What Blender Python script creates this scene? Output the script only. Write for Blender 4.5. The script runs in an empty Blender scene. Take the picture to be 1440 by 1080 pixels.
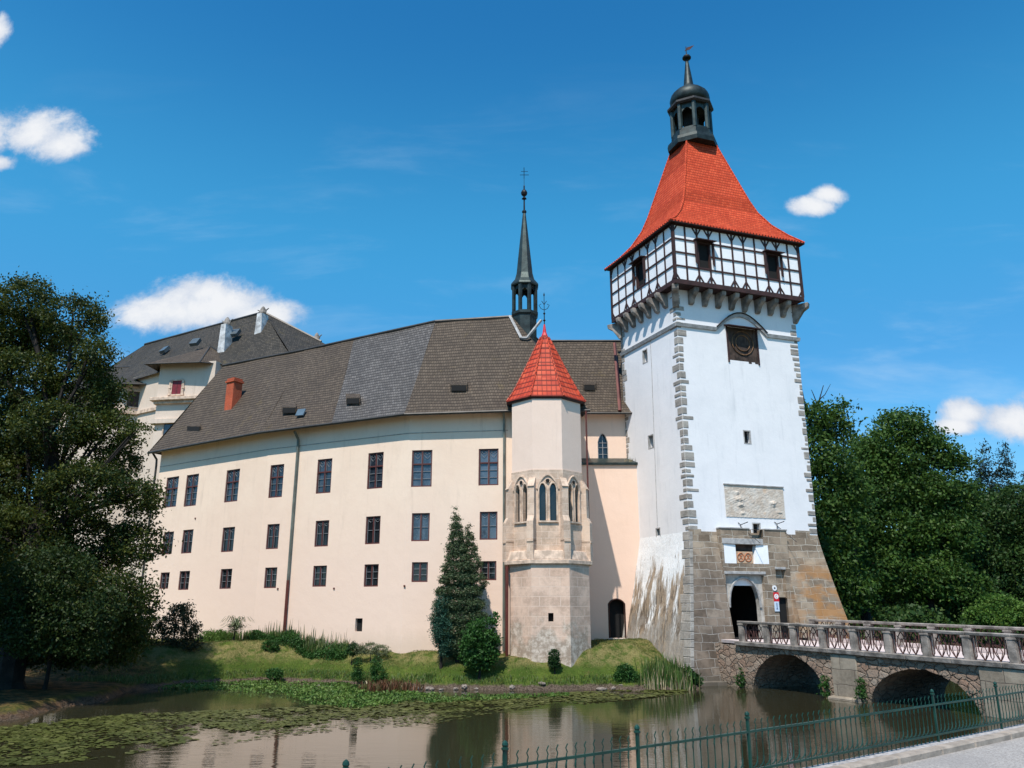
import bpy, bmesh, math, random
import numpy as np
from mathutils import Vector, Matrix
random.seed(7); RNG = np.random.default_rng(11)
S = bpy.context.scene
COL = S.collection

# ------------------------------------------------------------------ camera
FPX, HOR, EYE = 1120.0, 858.0, 3.8
PITCH = math.atan((HOR - 540) / FPX)
cd = bpy.data.cameras.new('camera'); cam = bpy.data.objects.new('camera', cd); COL.objects.link(cam)
cam.location = (0, 0, EYE); cam.rotation_euler = (math.pi / 2 + PITCH, 0, 0)
cd.sensor_width = 36; cd.lens = 36 * FPX / 1440; cd.clip_start = 0.05; cd.clip_end = 4000
S.camera = cam
# ------------------------------------------------------------------ sun, sky, exposure
SUN_AZ, SUN_EL = 201.0, 58.0
az, el = math.radians(SUN_AZ), math.radians(SUN_EL)
sdir = Vector((math.sin(az) * math.cos(el), math.cos(az) * math.cos(el), math.sin(el)))
sl = bpy.data.lights.new('sun', 'SUN'); so = bpy.data.objects.new('sun', sl); COL.objects.link(so)
sl.energy = 5.0; sl.angle = math.radians(0.55); sl.color = (1.0, 0.935, 0.85)
so.rotation_euler = sdir.to_track_quat('Z', 'Y').to_euler(); so.location = (-20, -30, 60)
S.view_settings.view_transform = 'Standard'; S.view_settings.look = 'None'
S.view_settings.exposure = 0.12; S.view_settings.gamma = 1

def ray(x, y):
    a = x - 720; b = 540 - y
    return Vector((a, FPX * math.cos(PITCH) - b * math.sin(PITCH), FPX * math.sin(PITCH) + b * math.cos(PITCH)))
def PY(x, y, Y):
    r = ray(x, y); t = Y / r.y; return Vector((r.x * t, Y, r.z * t + EYE))
def PZ(x, y, z):
    r = ray(x, y); t = (z - EYE) / r.z; return Vector((r.x * t, r.y * t, z))
def PV(x, y, P, Q):
    """intersection of a sight line with the vertical plane through plan points P,Q -> (distance along, z)"""
    r = ray(x, y); dx, dy = Q[0] - P[0], Q[1] - P[1]; L = math.hypot(dx, dy); dx /= L; dy /= L
    det = r.x * (-dy) + dx * r.y
    t = (P[0] * (-dy) + dx * P[1]) / det
    s = (r.x * t - P[0]) * dx + (r.y * t - P[1]) * dy
    return s, r.z * t + EYE

# ------------------------------------------------------------------ world
W = bpy.data.worlds.new("World"); S.world = W; W.use_nodes = True
nt = W.node_tree; nt.nodes.clear()
class NG:
    def __init__(s, t): s.t = t
    def n(s, typ, **k):
        n = s.t.nodes.new(typ)
        for a, b in k.items():
            if a.startswith('i_'):
                key = a[2:]; key = int(key) if key.isdigit() else key.replace('_', ' ')
                s.set(n.inputs[key], b)
            else: setattr(n, a, b)
        return n
    def set(s, inp, v):
        if isinstance(v, bpy.types.NodeSocket): s.t.links.new(v, inp)
        elif isinstance(v, bpy.types.Node): s.t.links.new(v.outputs[0], inp)
        else:
            if hasattr(inp, 'default_value') and isinstance(v, (tuple, list)) and len(v) == 3 and inp.type == 'RGBA': v = tuple(v) + (1,)
            inp.default_value = v
    def m(s, op, a, b=None, c=None, clamp=False):
        n = s.t.nodes.new('ShaderNodeMath'); n.operation = op; n.use_clamp = clamp
        s.set(n.inputs[0], a)
        if b is not None: s.set(n.inputs[1], b)
        if c is not None: s.set(n.inputs[2], c)
        return n.outputs[0]
    def sm(s, x, lo, hi, a=0.0, b=1.0):
        n = s.t.nodes.new('ShaderNodeMapRange'); n.interpolation_type = 'SMOOTHSTEP'
        s.set(n.inputs[0], x); n.inputs[1].default_value = lo; n.inputs[2].default_value = hi
        n.inputs[3].default_value = a; n.inputs[4].default_value = b; return n.outputs[0]
    def mix(s, f, a, b, mode='MIX'):
        n = s.t.nodes.new('ShaderNodeMix'); n.data_type = 'RGBA'; n.blend_type = mode
        s.set(n.inputs[0], f); s.set(n.inputs[6], a); s.set(n.inputs[7], b); return n.outputs[2]
    def noise(s, vec, scale, detail=4, rough=.55, out=0, dist=0.0):
        n = s.t.nodes.new('ShaderNodeTexNoise'); s.set(n.inputs['Vector'], vec); n.inputs['Scale'].default_value = scale
        n.inputs['Detail'].default_value = detail; n.inputs['Roughness'].default_value = rough; n.inputs['Distortion'].default_value = dist
        return n.outputs[out]
    def scale(s, vec, sc):
        n = s.t.nodes.new('ShaderNodeMapping'); s.set(n.inputs[0], vec); n.inputs['Scale'].default_value = sc; return n.outputs[0]
g = NG(nt)
sky = g.n('ShaderNodeTexSky'); sky.sky_type = 'NISHITA'; sky.sun_disc = False
sky.sun_elevation = el; sky.sun_rotation = az; sky.altitude = 400; sky.air_density = 1.0; sky.dust_density = .6; sky.ozone_density = 2.2
hs = g.n('ShaderNodeHueSaturation', i_Hue=.492, i_Saturation=1.32, i_Value=1.0, i_Color=sky)
tc = g.n('ShaderNodeTexCoord'); dirv = tc.outputs['Generated']
sx = g.n('ShaderNodeSeparateXYZ', i_0=dirv)
yy = g.m('MAXIMUM', sx.outputs[1], .05)
uu = g.m('DIVIDE', sx.outputs[0], yy); vv = g.m('DIVIDE', sx.outputs[2], yy)
uv = g.n('ShaderNodeCombineXYZ', i_0=uu, i_1=vv)
nz = g.noise(uv.outputs[0], 8.5, 10, .68, dist=.3); nz2 = g.noise(uv.outputs[0], 30.0, 6, .65)
nn = g.m('ADD', g.m('MULTIPLY', g.m('SUBTRACT', nz, .5), 1.5), g.m('MULTIPLY', g.m('SUBTRACT', nz2, .5), .5))
# cumulus puffs: centre and half size measured in the sky dome
blobs = [(300, 430, 95, 42), (240, 440, 70, 30), (365, 445, 75, 32), (285, 412, 55, 28), (330, 425, 60, 30),
         (45, 188, 70, 34), (85, 205, 55, 28), (-20, 190, 60, 38), (0, 228, 28, 14), (-6, 42, 22, 22),
         (1146, 290, 34, 15), (1168, 274, 26, 15),
         (1360, 580, 46, 24), (1425, 592, 60, 30), (1490, 580, 60, 34), (1345, 598, 40, 14)]
fld = None
for bx, by, rw, rh in blobs:
    r0 = ray(bx, by); r1 = ray(bx + rw, by); r2 = ray(bx, by - rh)
    uc, vc = r0.x / r0.y, r0.z / r0.y; ru = abs(r1.x / r1.y - uc); rv = abs(r2.z / r2.y - vc)
    d = g.m('SQRT', g.m('ADD', g.m('POWER', g.m('ABSOLUTE', g.m('DIVIDE', g.m('SUBTRACT', uu, uc), ru)), 2.0),
                        g.m('POWER', g.m('ABSOLUTE', g.m('DIVIDE', g.m('SUBTRACT', vv, vc), rv)), 2.0)))
    f = g.m('SUBTRACT', 1.12, d)
    fld = f if fld is None else g.m('SMOOTH_MAX', fld, f, .25)
fld = g.m('ADD', fld, g.m('MULTIPLY', nn, 1.25))
calpha = g.m('MULTIPLY', g.sm(fld, .0, .62), g.sm(sx.outputs[1], .05, .2))
# thin high streaks
st = g.scale(uv.outputs[0], (1.6, 6.5, 1))
stn = g.noise(st, 1.7, 6, .6, dist=.4)
streak = g.m('MULTIPLY', g.sm(stn, .5, .8, 0, .38), g.sm(vv, .85, .2))
cshade = g.mix(g.sm(g.m('ADD', fld, g.m('MULTIPLY', g.m('SUBTRACT', g.noise(uv.outputs[0], 17, 6, .65), .5), 1.6)), .15, 1.1), (4.6, 5.2, 6.2), (6.8, 6.95, 7.2))
elv = sx.outputs[2]
tr_ = g.n('ShaderNodeValToRGB', i_Fac=elv); tr_.color_ramp.interpolation = 'EASE'
for i_, (ps_, cc_) in enumerate(((.03, (.60, .86, 1.05)), (.24, (.90, 1.24, 1.32)), (.45, (1.0, 1.70, 1.58)), (.67, (.66, 1.30, 1.42)))):
    if i_ > 1: tr_.color_ramp.elements.new(.5)
    e_ = tr_.color_ramp.elements[i_]; e_.position = ps_; e_.color = tuple(v_ / 2 for v_ in cc_) + (1,)
tint = g.mix(1.0, tr_.outputs[0], (2, 2, 2), 'MULTIPLY')
skyb = g.mix(1.0, hs.outputs[0], tint, 'MULTIPLY')
skyc = g.mix(streak, skyb, (4.4, 5.9, 7.4))
# paler, bluer air low over the horizon
skyc = g.mix(calpha, skyc, cshade)
bg = g.n('ShaderNodeBackground', i_Color=skyc, i_Strength=.120)
g.n('ShaderNodeOutputWorld', i_Surface=bg)

# ------------------------------------------------------------------ mesh helpers
def tagk(o, label=None, cat=None, group=None, kind=None):
    if label: o['label'] = label
    if cat: o['category'] = cat
    if group: o['group'] = group
    if kind: o['kind'] = kind
    return o
def auto_uv(me):
    uvl = me.uv_layers.new(name='UVMap')
    n = len(me.loops)
    if n == 0: return
    co = np.empty(len(me.vertices) * 3); me.vertices.foreach_get('co', co); co = co.reshape(-1, 3)
    lv = np.empty(n, dtype=np.int32); me.loops.foreach_get('vertex_index', lv)
    pn = np.empty(len(me.polygons) * 3); me.polygons.foreach_get('normal', pn); pn = pn.reshape(-1, 3)
    tot = np.empty(len(me.polygons), dtype=np.int32); me.polygons.foreach_get('loop_total', tot)
    ln = np.repeat(pn, tot, axis=0)
    flip = ln[:, 2] < -1e-4; 
    u = np.stack([-ln[:, 1], ln[:, 0], np.zeros(n)], 1); L = np.linalg.norm(u, axis=1)
    flat = L < .05; u[flat] = (1, 0, 0); L[flat] = 1; u /= L[:, None]
    v = np.cross(ln, u); v[flat] = (0, 1, 0)
    P = co[lv]
    uvs = np.stack([(P * u).sum(1), (P * v).sum(1)], 1)
    uvl.data.foreach_set('uv', uvs.astype(np.float32).ravel())
class MB:
    def __init__(s): s.v = []; s.f = []; s.uv = []
    def poly(s, pts):
        i = len(s.v); s.v += [tuple(p) for p in pts]; s.f.append(tuple(range(i, i + len(pts)))); return s
    def obox(s, O, ax, ay, az_):
        O, ax, ay, az_ = Vector(O), Vector(ax), Vector(ay), Vector(az_); i = len(s.v)
        for a in (0, 1):
            for b in (0, 1):
                for c in (0, 1): s.v.append(tuple(O + ax * a + ay * b + az_ * c))
        for q in ((0, 1, 3, 2), (4, 6, 7, 5), (0, 4, 5, 1), (2, 3, 7, 6), (0, 2, 6, 4), (1, 5, 7, 3)):
            s.f.append(tuple(i + k for k in q))
        return s
    def box(s, a, b): return s.obox(a, (b[0] - a[0], 0, 0), (0, b[1] - a[1], 0), (0, 0, b[2] - a[2]))
    def hexa(s, p):  # 8 points: bottom 4 then top 4
        i = len(s.v); s.v += [tuple(q) for q in p]
        for q in ((3, 2, 1, 0), (4, 5, 6, 7), (0, 1, 5, 4), (1, 2, 6, 5), (2, 3, 7, 6), (3, 0, 4, 7)): s.f.append(tuple(i + k for k in q))
        return s
    def prism(s, poly, z0, z1, top=None):
        n = len(poly); i = len(s.v); tp = top or poly
        s.v += [(p[0], p[1], z0) for p in poly] + [(p[0], p[1], z1) for p in tp]
        s.f.append(tuple(i + k for k in range(n))[::-1]); s.f.append(tuple(i + n + k for k in range(n)))
        for k in range(n): s.f.append((i + k, i + (k + 1) % n, i + n + (k + 1) % n, i + n + k))
        return s
    def tube(s, pts, r, n=6, r1=None, cap=True):
        pts = [Vector(p) for p in pts]; r1 = r if r1 is None else r1; i0 = len(s.v); m = len(pts)
        up = None
        for k, p in enumerate(pts):
            t = (pts[min(k + 1, m - 1)] - pts[max(k - 1, 0)]).normalized()
            if up is None: up = Vector((0, 0, 1)) if abs(t.z) < .9 else Vector((1, 0, 0))
            x = t.cross(up)
            if x.length < 1e-4: x = t.cross(Vector((0, 1, 0)))
            x.normalize(); y = x.cross(t).normalized(); up = y
            rr = r + (r1 - r) * k / max(1, m - 1)
            for j in range(n):
                a = 2 * math.pi * j / n; s.v.append(tuple(p + x * rr * math.cos(a) + y * rr * math.sin(a)))
        for k in range(m - 1):
            for j in range(n):
                a, b = i0 + k * n + j, i0 + k * n + (j + 1) % n; s.f.append((a, b, b + n, a + n))
        if cap:
            s.f.append(tuple(i0 + j for j in range(n))[::-1]); s.f.append(tuple(i0 + (m - 1) * n + j for j in range(n)))
        return s
    def lathe(s, c, prof, n=16, ph=0.0):
        i0 = len(s.v); m = len(prof)
        for r, z in prof:
            for j in range(n):
                a = ph + 2 * math.pi * j / n; s.v.append((c[0] + r * math.cos(a), c[1] + r * math.sin(a), c[2] + z))
        for k in range(m - 1):
            for j in range(n):
                a, b = i0 + k * n + j, i0 + k * n + (j + 1) % n; s.f.append((a, b, b + n, a + n))
        s.f.append(tuple(i0 + j for j in range(n))[::-1]); s.f.append(tuple(i0 + (m - 1) * n + j for j in range(n)))
        return s
    def build(s, name, mat, parent=None, smooth=False, fixn=True, bevel=0.0):
        me = bpy.data.meshes.new(name)
        off = root_of(parent)
        vv_ = [(a - off[0], b - off[1], c - off[2]) for a, b, c in s.v] if parent else s.v
        me.from_pydata(vv_, [], s.f); me.update()
        if fixn or bevel:
            bm = bmesh.new(); bm.from_mesh(me)
            if bevel: bmesh.ops.remove_doubles(bm, verts=bm.verts, dist=1e-4)
            if fixn: bmesh.ops.recalc_face_normals(bm, faces=bm.faces)
            if bevel:
                bmesh.ops.bevel(bm, geom=[e for e in bm.edges if e.is_manifold and e.calc_face_angle(0) > .5], offset=bevel, segments=1, affect='EDGES')
            bm.to_mesh(me); bm.free()
        auto_uv(me)
        if s.uv and len(s.uv) >= len(s.f):
            lay = me.uv_layers[0].data
            for p_ in me.polygons:
                for li, c_ in zip(p_.loop_indices, s.uv[p_.index] or ()): lay[li].uv = c_
        if smooth:
            for p in me.polygons: p.use_smooth = True
        if mat: me.materials.append(mat)
        o = bpy.data.objects.new(name, me); COL.objects.link(o)
        if parent: o.parent = parent
        return o
def root_of(p):
    if p is None: return (0, 0, 0)
    while p.parent: p = p.parent
    return tuple(p.location)
def thing(name, label, cat, loc=(0, 0, 0), group=None):
    o = bpy.data.objects.new(name, None); COL.objects.link(o); o.location = loc; o.empty_display_size = .3
    return tagk(o, label, cat, group)
def np_mesh(name, V, F, mat, parent=None, smooth=False):
    """V (n,3), F (m,4) quads"""
    me = bpy.data.meshes.new(name); off = np.array(root_of(parent)); V = V - off
    me.vertices.add(len(V)); me.vertices.foreach_set('co', V.astype(np.float32).ravel())
    k = F.shape[1]
    me.loops.add(F.size); me.loops.foreach_set('vertex_index', F.astype(np.int32).ravel())
    me.polygons.add(len(F)); me.polygons.foreach_set('loop_start', np.arange(0, F.size, k, dtype=np.int32))
    me.polygons.foreach_set('loop_total', np.full(len(F), k, dtype=np.int32))
    if smooth: me.polygons.foreach_set('use_smooth', np.ones(len(F), dtype=bool))
    me.update(calc_edges=True); me.validate()
    if mat: me.materials.append(mat)
    o = bpy.data.objects.new(name, me); COL.objects.link(o)
    if parent: o.parent = parent
    return o

# ------------------------------------------------------------------ materials
MATS = {}
def newmat(name):
    m = bpy.data.materials.new(name); m.use_nodes = True; t = m.node_tree; t.nodes.clear(); q = NG(t)
    b = q.n('ShaderNodeBsdfPrincipled'); o = q.n('ShaderNodeOutputMaterial', i_Surface=b)
    MATS[name] = m; return m, q, b, o
def bump(q, b, h, strength=.4, dist=.02):
    n = q.n('ShaderNodeBump', i_Strength=strength, i_Distance=dist, i_Height=h); q.set(b.inputs['Normal'], n.outputs[0])
def geo(q): return q.n('ShaderNodeNewGeometry').outputs['Position']
def uvn(q): return q.n('ShaderNodeTexCoord').outputs['UV']
def plain(name, col, rough=.6, metal=0.0, var=.15, sc=3.0, bmp=.1, spec=.4):
    m, q, b, o = newmat(name); p = geo(q)
    n = q.noise(p, sc, 5)
    c = q.mix(q.sm(n, .3, .7), tuple(x * (1 - var) for x in col), tuple(min(1, x * (1 + var)) for x in col))
    q.set(b.inputs['Base Color'], c); b.inputs['Roughness'].default_value = rough; b.inputs['Metallic'].default_value = metal
    b.inputs['Specular IOR Level'].default_value = spec
    if bmp: bump(q, b, q.noise(p, sc * 6, 4), bmp, .02)
    return m
def plaster(name, c1, c2, stain, amount=.25, low=None):
    m, q, b, o = newmat(name); p = geo(q)
    n1 = q.noise(p, .35, 6, .6); n2 = q.noise(q.scale(p, (1, 1, .25)), 1.3, 6, .65); n3 = q.noise(p, 5, 5)
    c = q.mix(q.sm(n1, .3, .7), c1, c2)
    c = q.mix(q.sm(n2, .52, .8, 0, amount), c, stain)
    c = q.mix(q.sm(n3, .3, .75, 0, .12), c, tuple(x * .86 for x in c1))
    c = q.mix(q.sm(q.noise(q.scale(p, (1, 1, .10)), 2.6, 6, .65), .56, .74, 0, amount * .7), c, tuple(x * .80 for x in stain))
    if low:
        z = q.n('ShaderNodeSeparateXYZ', i_0=p).outputs[2]
        zz = q.m('ADD', z, q.m('MULTIPLY', q.m('SUBTRACT', n1, .5), 3.0))
        c = q.mix(q.sm(zz, 13, 4), c, low)
        grime = q.sm(q.m('ADD', z, q.m('MULTIPLY', q.m('SUBTRACT', n2, .5), 1.6)), 3.0, 1.7, 0, .5)
        c = q.mix(grime, c, stain)
    q.set(b.inputs['Base Color'], c); b.inputs['Roughness'].default_value = .93; b.inputs['Specular IOR Level'].default_value = .15
    h = q.m('ADD', q.noise(p, 1.2, 3), q.m('MULTIPLY', q.noise(p, 9, 6, .7), .35))
    bump(q, b, h, .5, .035)
    return m
def blocks(name, cols, mortar, bw=.95, bh=.42, msize=.018, dist=.05, extra=None, bstr=.7, off=.5, rough=.9):
    """masonry laid in courses over the surface in metres"""
    m, q, b, o = newmat(name); uvv = uvn(q); p = geo(q)
    w = q.noise(uvv, .9, 4, out=1)
    wob = q.n('ShaderNodeVectorMath', operation='SCALE', i_0=q.n('ShaderNodeVectorMath', operation='SUBTRACT', i_0=w, i_1=(.5, .5, .5)).outputs[0]); wob.inputs['Scale'].default_value = dist * 2
    vec = q.n('ShaderNodeVectorMath', operation='ADD', i_0=uvv, i_1=wob.outputs[0]).outputs[0]
    br = q.n('ShaderNodeTexBrick', i_Vector=vec, i_Color1=(0, 0, 0), i_Color2=(1, 1, 1), i_Mortar=(.5, .5, .5), i_Scale=1.0)
    br.inputs['Mortar Size'].default_value = msize; br.inputs['Brick Width'].default_value = bw; br.inputs['Row Height'].default_value = bh
    br.inputs['Mortar Smooth'].default_value = .3; br.offset = off; br.squash = 1.35; br.squash_frequency = 3
    rnd = q.m('ADD', br.outputs[0], 0)
    cr = q.n('ShaderNodeValToRGB', i_Fac=rnd); e = cr.color_ramp; k = len(cols)
    while len(e.elements) < k: e.elements.new(.5)
    for i, cc in enumerate(cols): e.elements[i].position = i / (k - 1); e.elements[i].color = tuple(cc) + (1,)
    n1 = q.noise(p, 1.1, 6, .65); n2 = q.noise(p, 7, 5, .7)
    c = q.mix(q.sm(n1, .38, .62, 0, .65), cr.outputs[0], tuple(x * .55 for x in cols[0]))
    c = q.mix(q.sm(n2, .35, .75, 0, .35), c, tuple(min(1, x * 1.35) for x in cols[-1]))
    mm = q.m('MULTIPLY', br.outputs['Fac'], q.sm(n1, .3, .6, .45, 1))
    c = q.mix(mm, c, mortar)
    if extra: c = extra(q, p, c)
    q.set(b.inputs['Base Color'], c); b.inputs['Roughness'].default_value = rough; b.inputs['Specular IOR Level'].default_value = .2
    h = q.m('ADD', q.m('MULTIPLY', q.m('SUBTRACT', 1, br.outputs['Fac']), 1.0), q.m('MULTIPLY', n2, .6))
    bump(q, b, h, bstr, .03)
    return m
def shingles(name, cols, bw, bh, moss=None, bstr=1.0, jit=.06, rough=.75, gap=.012, off=.5, mort=None, warp=.03, spec=.25, line=.78):
    m, q, b, o = newmat(name); uvv = uvn(q); p = geo(q)
    w = q.n('ShaderNodeVectorMath', operation='SCALE', i_0=q.n('ShaderNodeVectorMath', operation='SUBTRACT', i_0=q.noise(uvv, .8, 5, out=1), i_1=(.5, .5, .5)).outputs[0]); w.inputs['Scale'].default_value = warp * 2
    vec = q.n('ShaderNodeVectorMath', operation='ADD', i_0=uvv, i_1=w.outputs[0]).outputs[0]
    br = q.n('ShaderNodeTexBrick', i_Vector=vec, i_Color1=(0, 0, 0), i_Color2=(1, 1, 1), i_Mortar=(.5, .5, .5), i_Scale=1.0)
    br.inputs['Mortar Size'].default_value = gap; br.inputs['Brick Width'].default_value = bw; br.inputs['Row Height'].default_value = bh
    br.inputs['Mortar Smooth'].default_value = .2; br.offset = off
    cr = q.n('ShaderNodeValToRGB', i_Fac=br.outputs[0]); e = cr.color_ramp; k = len(cols)
    while len(e.elements) < k: e.elements.new(.5)
    for i, cc in enumerate(cols): e.elements[i].position = i / (k - 1); e.elements[i].color = tuple(cc) + (1,)
    n1 = q.noise(p, .5, 6, .65); n2 = q.noise(q.scale(uvv, (1.2, 5, 1)), 1.0, 6, .7)
    c = q.mix(q.sm(n1, .35, .7, 0, .45), cr.outputs[0], tuple(x * .7 for x in cols[0]))
    c = q.mix(q.sm(n2, .45, .8, 0, .4), c, cols[-1])
    if moss: c = q.mix(q.sm(q.noise(p, .9, 6, .7), .58, .72, 0, .6), c, moss)
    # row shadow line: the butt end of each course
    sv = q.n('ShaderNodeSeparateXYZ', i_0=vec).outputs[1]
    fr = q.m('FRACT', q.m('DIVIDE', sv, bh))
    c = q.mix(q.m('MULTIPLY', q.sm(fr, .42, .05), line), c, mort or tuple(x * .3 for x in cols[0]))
    c = q.mix(q.m('MULTIPLY', br.outputs['Fac'], .6), c, mort or tuple(x * .25 for x in cols[0]))
    q.set(b.inputs['Base Color'], c); b.inputs['Roughness'].default_value = rough; b.inputs['Specular IOR Level'].default_value = spec
    h = q.m('ADD', q.m('ADD', q.m('MULTIPLY', q.m('SUBTRACT', 1, fr), 1.0), q.m('MULTIPLY', q.m('SUBTRACT', 1, br.outputs['Fac']), .5)),
            q.m('ADD', q.m('MULTIPLY', br.outputs[0], .5), q.m('MULTIPLY', q.noise(p, 14, 4), .3)))
    bump(q, b, h, bstr, .04)
    return m
M_peach = plaster('peach plaster', (.79, .61, .475), (.83, .655, .515), (.58, .45, .35), .42, low=(.80, .605, .49))
M_peach2 = plaster('apricot plaster', (.82, .60, .465), (.85, .63, .50), (.60, .44, .34), .28, low=(.80, .575, .455))
M_cream = plaster('cream plaster', (.60, .49, .40), (.66, .545, .45), (.42, .35, .28), .5)
M_bayp = plaster('bay plaster', (.78, .60, .49), (.82, .64, .53), (.60, .47, .38), .25)
M_white = plaster('white lime wash', (.76, .75, .76), (.82, .805, .81), (.56, .57, .59), .42)
M_infill = plaster('white infill plaster', (.82, .83, .85), (.88, .89, .9), (.62, .63, .66), .2)
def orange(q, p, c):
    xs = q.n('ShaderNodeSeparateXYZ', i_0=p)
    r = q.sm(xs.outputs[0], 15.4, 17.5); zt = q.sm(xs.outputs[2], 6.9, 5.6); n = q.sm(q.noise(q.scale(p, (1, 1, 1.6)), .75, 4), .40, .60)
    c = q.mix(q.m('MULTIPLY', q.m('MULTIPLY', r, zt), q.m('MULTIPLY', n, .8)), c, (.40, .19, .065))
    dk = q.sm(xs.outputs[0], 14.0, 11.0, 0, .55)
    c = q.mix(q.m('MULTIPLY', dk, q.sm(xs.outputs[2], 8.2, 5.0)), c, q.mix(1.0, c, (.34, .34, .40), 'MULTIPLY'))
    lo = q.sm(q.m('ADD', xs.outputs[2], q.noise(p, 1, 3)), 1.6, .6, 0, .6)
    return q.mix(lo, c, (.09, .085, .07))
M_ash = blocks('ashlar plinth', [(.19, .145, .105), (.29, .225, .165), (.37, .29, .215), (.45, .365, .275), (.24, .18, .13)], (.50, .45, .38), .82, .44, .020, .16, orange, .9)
def stainw(q, p, c):
    n = q.noise(q.scale(p, (1.6, 1.6, .16)), 1.2, 7, .7); z = q.n('ShaderNodeSeparateXYZ', i_0=p).outputs[2]
    n2 = q.noise(q.scale(p, (3, 3, .25)), 2.0, 6, .7); n3 = q.noise(p, .8, 5, .6)
    f = q.m('ADD', n, q.sm(z, 7.8, 4.2, -.12, .09))
    c = q.mix(q.sm(f, .47, .60, 0, .92), c, (.27, .19, .115))
    c = q.mix(q.sm(q.m('ADD', n2, q.sm(z, 8, 3, -.10, .05)), .53, .60, 0, .9), c, (.11, .085, .065))
    return q.mix(q.sm(q.m('ADD', n3, q.sm(z, 5.5, 2, -.25, .12)), .46, .62, 0, .72), c, (.30, .27, .24))
mw, q, b, o = newmat('stained lime wash'); p = geo(q)
c = stainw(q, p, (.76, .77, .78)); q.set(b.inputs['Base Color'], c); b.inputs['Roughness'].default_value = .92
bump(q, b, q.noise(q.scale(p, (1, 1, .5)), 3, 7, .7), .8, .08); M_stain = mw
M_quoin = blocks('quoin stone', [(.24, .22, .20), (.33, .30, .27), (.38, .35, .31)], (.5, .48, .45), 5.0, .43, .012, .06)
def apse_low(q, p, c):
    z = q.n('ShaderNodeSeparateXYZ', i_0=p).outputs[2]; n = q.noise(p, .9, 6, .65)
    f = q.sm(q.m('ADD', z, q.m('MULTIPLY', q.m('SUBTRACT', n, .5), 5.5)), 3.3, 2.3, 0, .85)
    nb = q.sm(q.noise(p, 3.2, 6, .7), .4, .62)
    return q.mix(f, c, q.mix(nb, (.30, .235, .18), (.62, .53, .44)))
M_sand = blocks('sandstone courses', [(.66, .455, .34), (.72, .52, .40), (.62, .44, .34)], (.76, .61, .50), 1.1, .5, .012, .03, apse_low, .35)
M_sand2 = blocks('pale sandstone', [(.60, .435, .32), (.68, .51, .39), (.63, .47, .36)], (.74, .60, .49), .8, .36, .010, .03, None, .35)
M_trim = plain('carved sandstone', (.56, .42, .32), .9, 0, .3, 3, .4)
M_sill = plain('grey stone trim', (.36, .35, .34), .9, 0, .25, 4, .4)
RC = [(.070, .052, .038), (.094, .070, .050), (.124, .094, .068), (.080, .060, .043)]
M_roof = shingles('weathered wood shingles', RC, .17, .30, (.13, .095, .04), 1.0)
M_roofg = shingles('silvery grey wood shingles', [(.084, .074, .066), (.114, .102, .092), (.155, .140, .128), (.094, .083, .074)], .17, .30, None, 1.0, .06, .6, .012, .5, (.018, .017, .018))
M_rooff = shingles('dark wood shingles', [(.036, .032, .026), (.058, .050, .040), (.088, .074, .058)], .2, .30, (.13, .10, .04), 1.0)
M_redt = shingles('red clay tiles tower', [(.46, .052, .019), (.58, .076, .028), (.66, .10, .04), (.52, .060, .023)], .20, .24, (.30, .05, .03), .8, .02, .75, .014, .5, (.20, .022, .011), .012, .15, .5)
M_reda = shingles('red clay tiles turret', [(.38, .036, .015), (.52, .060, .024), (.60, .10, .045)], .27, .37, (.26, .05, .03), 1.0, .02, .6, .022, 0.0, (.10, .014, .01), .008)
M_copper = plain('dark patinated copper', (.020, .031, .031), .5, .35, .45, 2.5, .2)
M_copperl = plain('grey green copper', (.040, .056, .053), .45, .5, .3, 2.5, .2)
M_dark = plain('dark lantern wood', (.030, .030, .032), .7, 0, .3, 4, .2)
M_timber = plain('dark brown timber', (.040, .016, .014), .7, 0, .35, 3, .3)
M_board = plain('weathered dark boards', (.055, .035, .026), .8, 0, .6, 2.2, .5)
M_black = plain('dark interior', (.008, .008, .008), .9, 0, .1, 2, 0)
M_frame = plain('oxblood window paint', (.095, .028, .024), .5, 0, .2, 4, .1)
M_whitebar = plain('white glazing paint', (.26, .26, .27), .6, 0, .1, 4, 0)
M_shutter = plain('red shutter paint', (.16, .012, .02), .6, 0, .2, 4, .1)
M_brick = blocks('red brick', [(.42, .075, .03), (.50, .10, .045), (.46, .09, .04)], (.42, .16, .10), .28, .085, .01, .004, None, .3)
M_brown = plain('brown painted pipe', (.115, .030, .022), .45, .2, .3, 1.5, 0)
M_pipeg = plain('grey green pipe', (.16, .175, .15), .5, .4, .3, 1.2, 0)
M_gutter = plain('dark gutter metal', (.06, .055, .05), .5, .4, .2, 2, 0)
M_green = plain('green iron paint', (.007, .046, .033), .38, .1, .25, 6, .1)
M_red = plain('red sign paint', (.55, .01, .02), .4, 0, .05, 4, 0)
M_wsign = plain('white sign paint', (.75, .75, .76), .4, 0, .05, 4, 0)
M_lbsign = plain('pale blue sign face', (.52, .62, .74), .4, 0, .05, 4, 0)
M_iron = plain('black iron', (.02, .02, .022), .5, .6, .2, 4, 0)
M_rust = plain('rust red iron', (.065, .026, .022), .8, .1, .5, 5, .3)
M_par = plain('parapet stone', (.235, .205, .18), .95, 0, .5, 2.2, .8)
M_deck = plain('pinkish gravel deck', (.60, .50, .47), .95, 0, .12, 5, .3)
M_render = plain('weathered chimney render', (.50, .50, .50), .9, 0, .4, 2.0, .5)
M_pantile = plain('dull red cap tile', (.30, .10, .07), .8, 0, .3, 4, .4)
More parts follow.
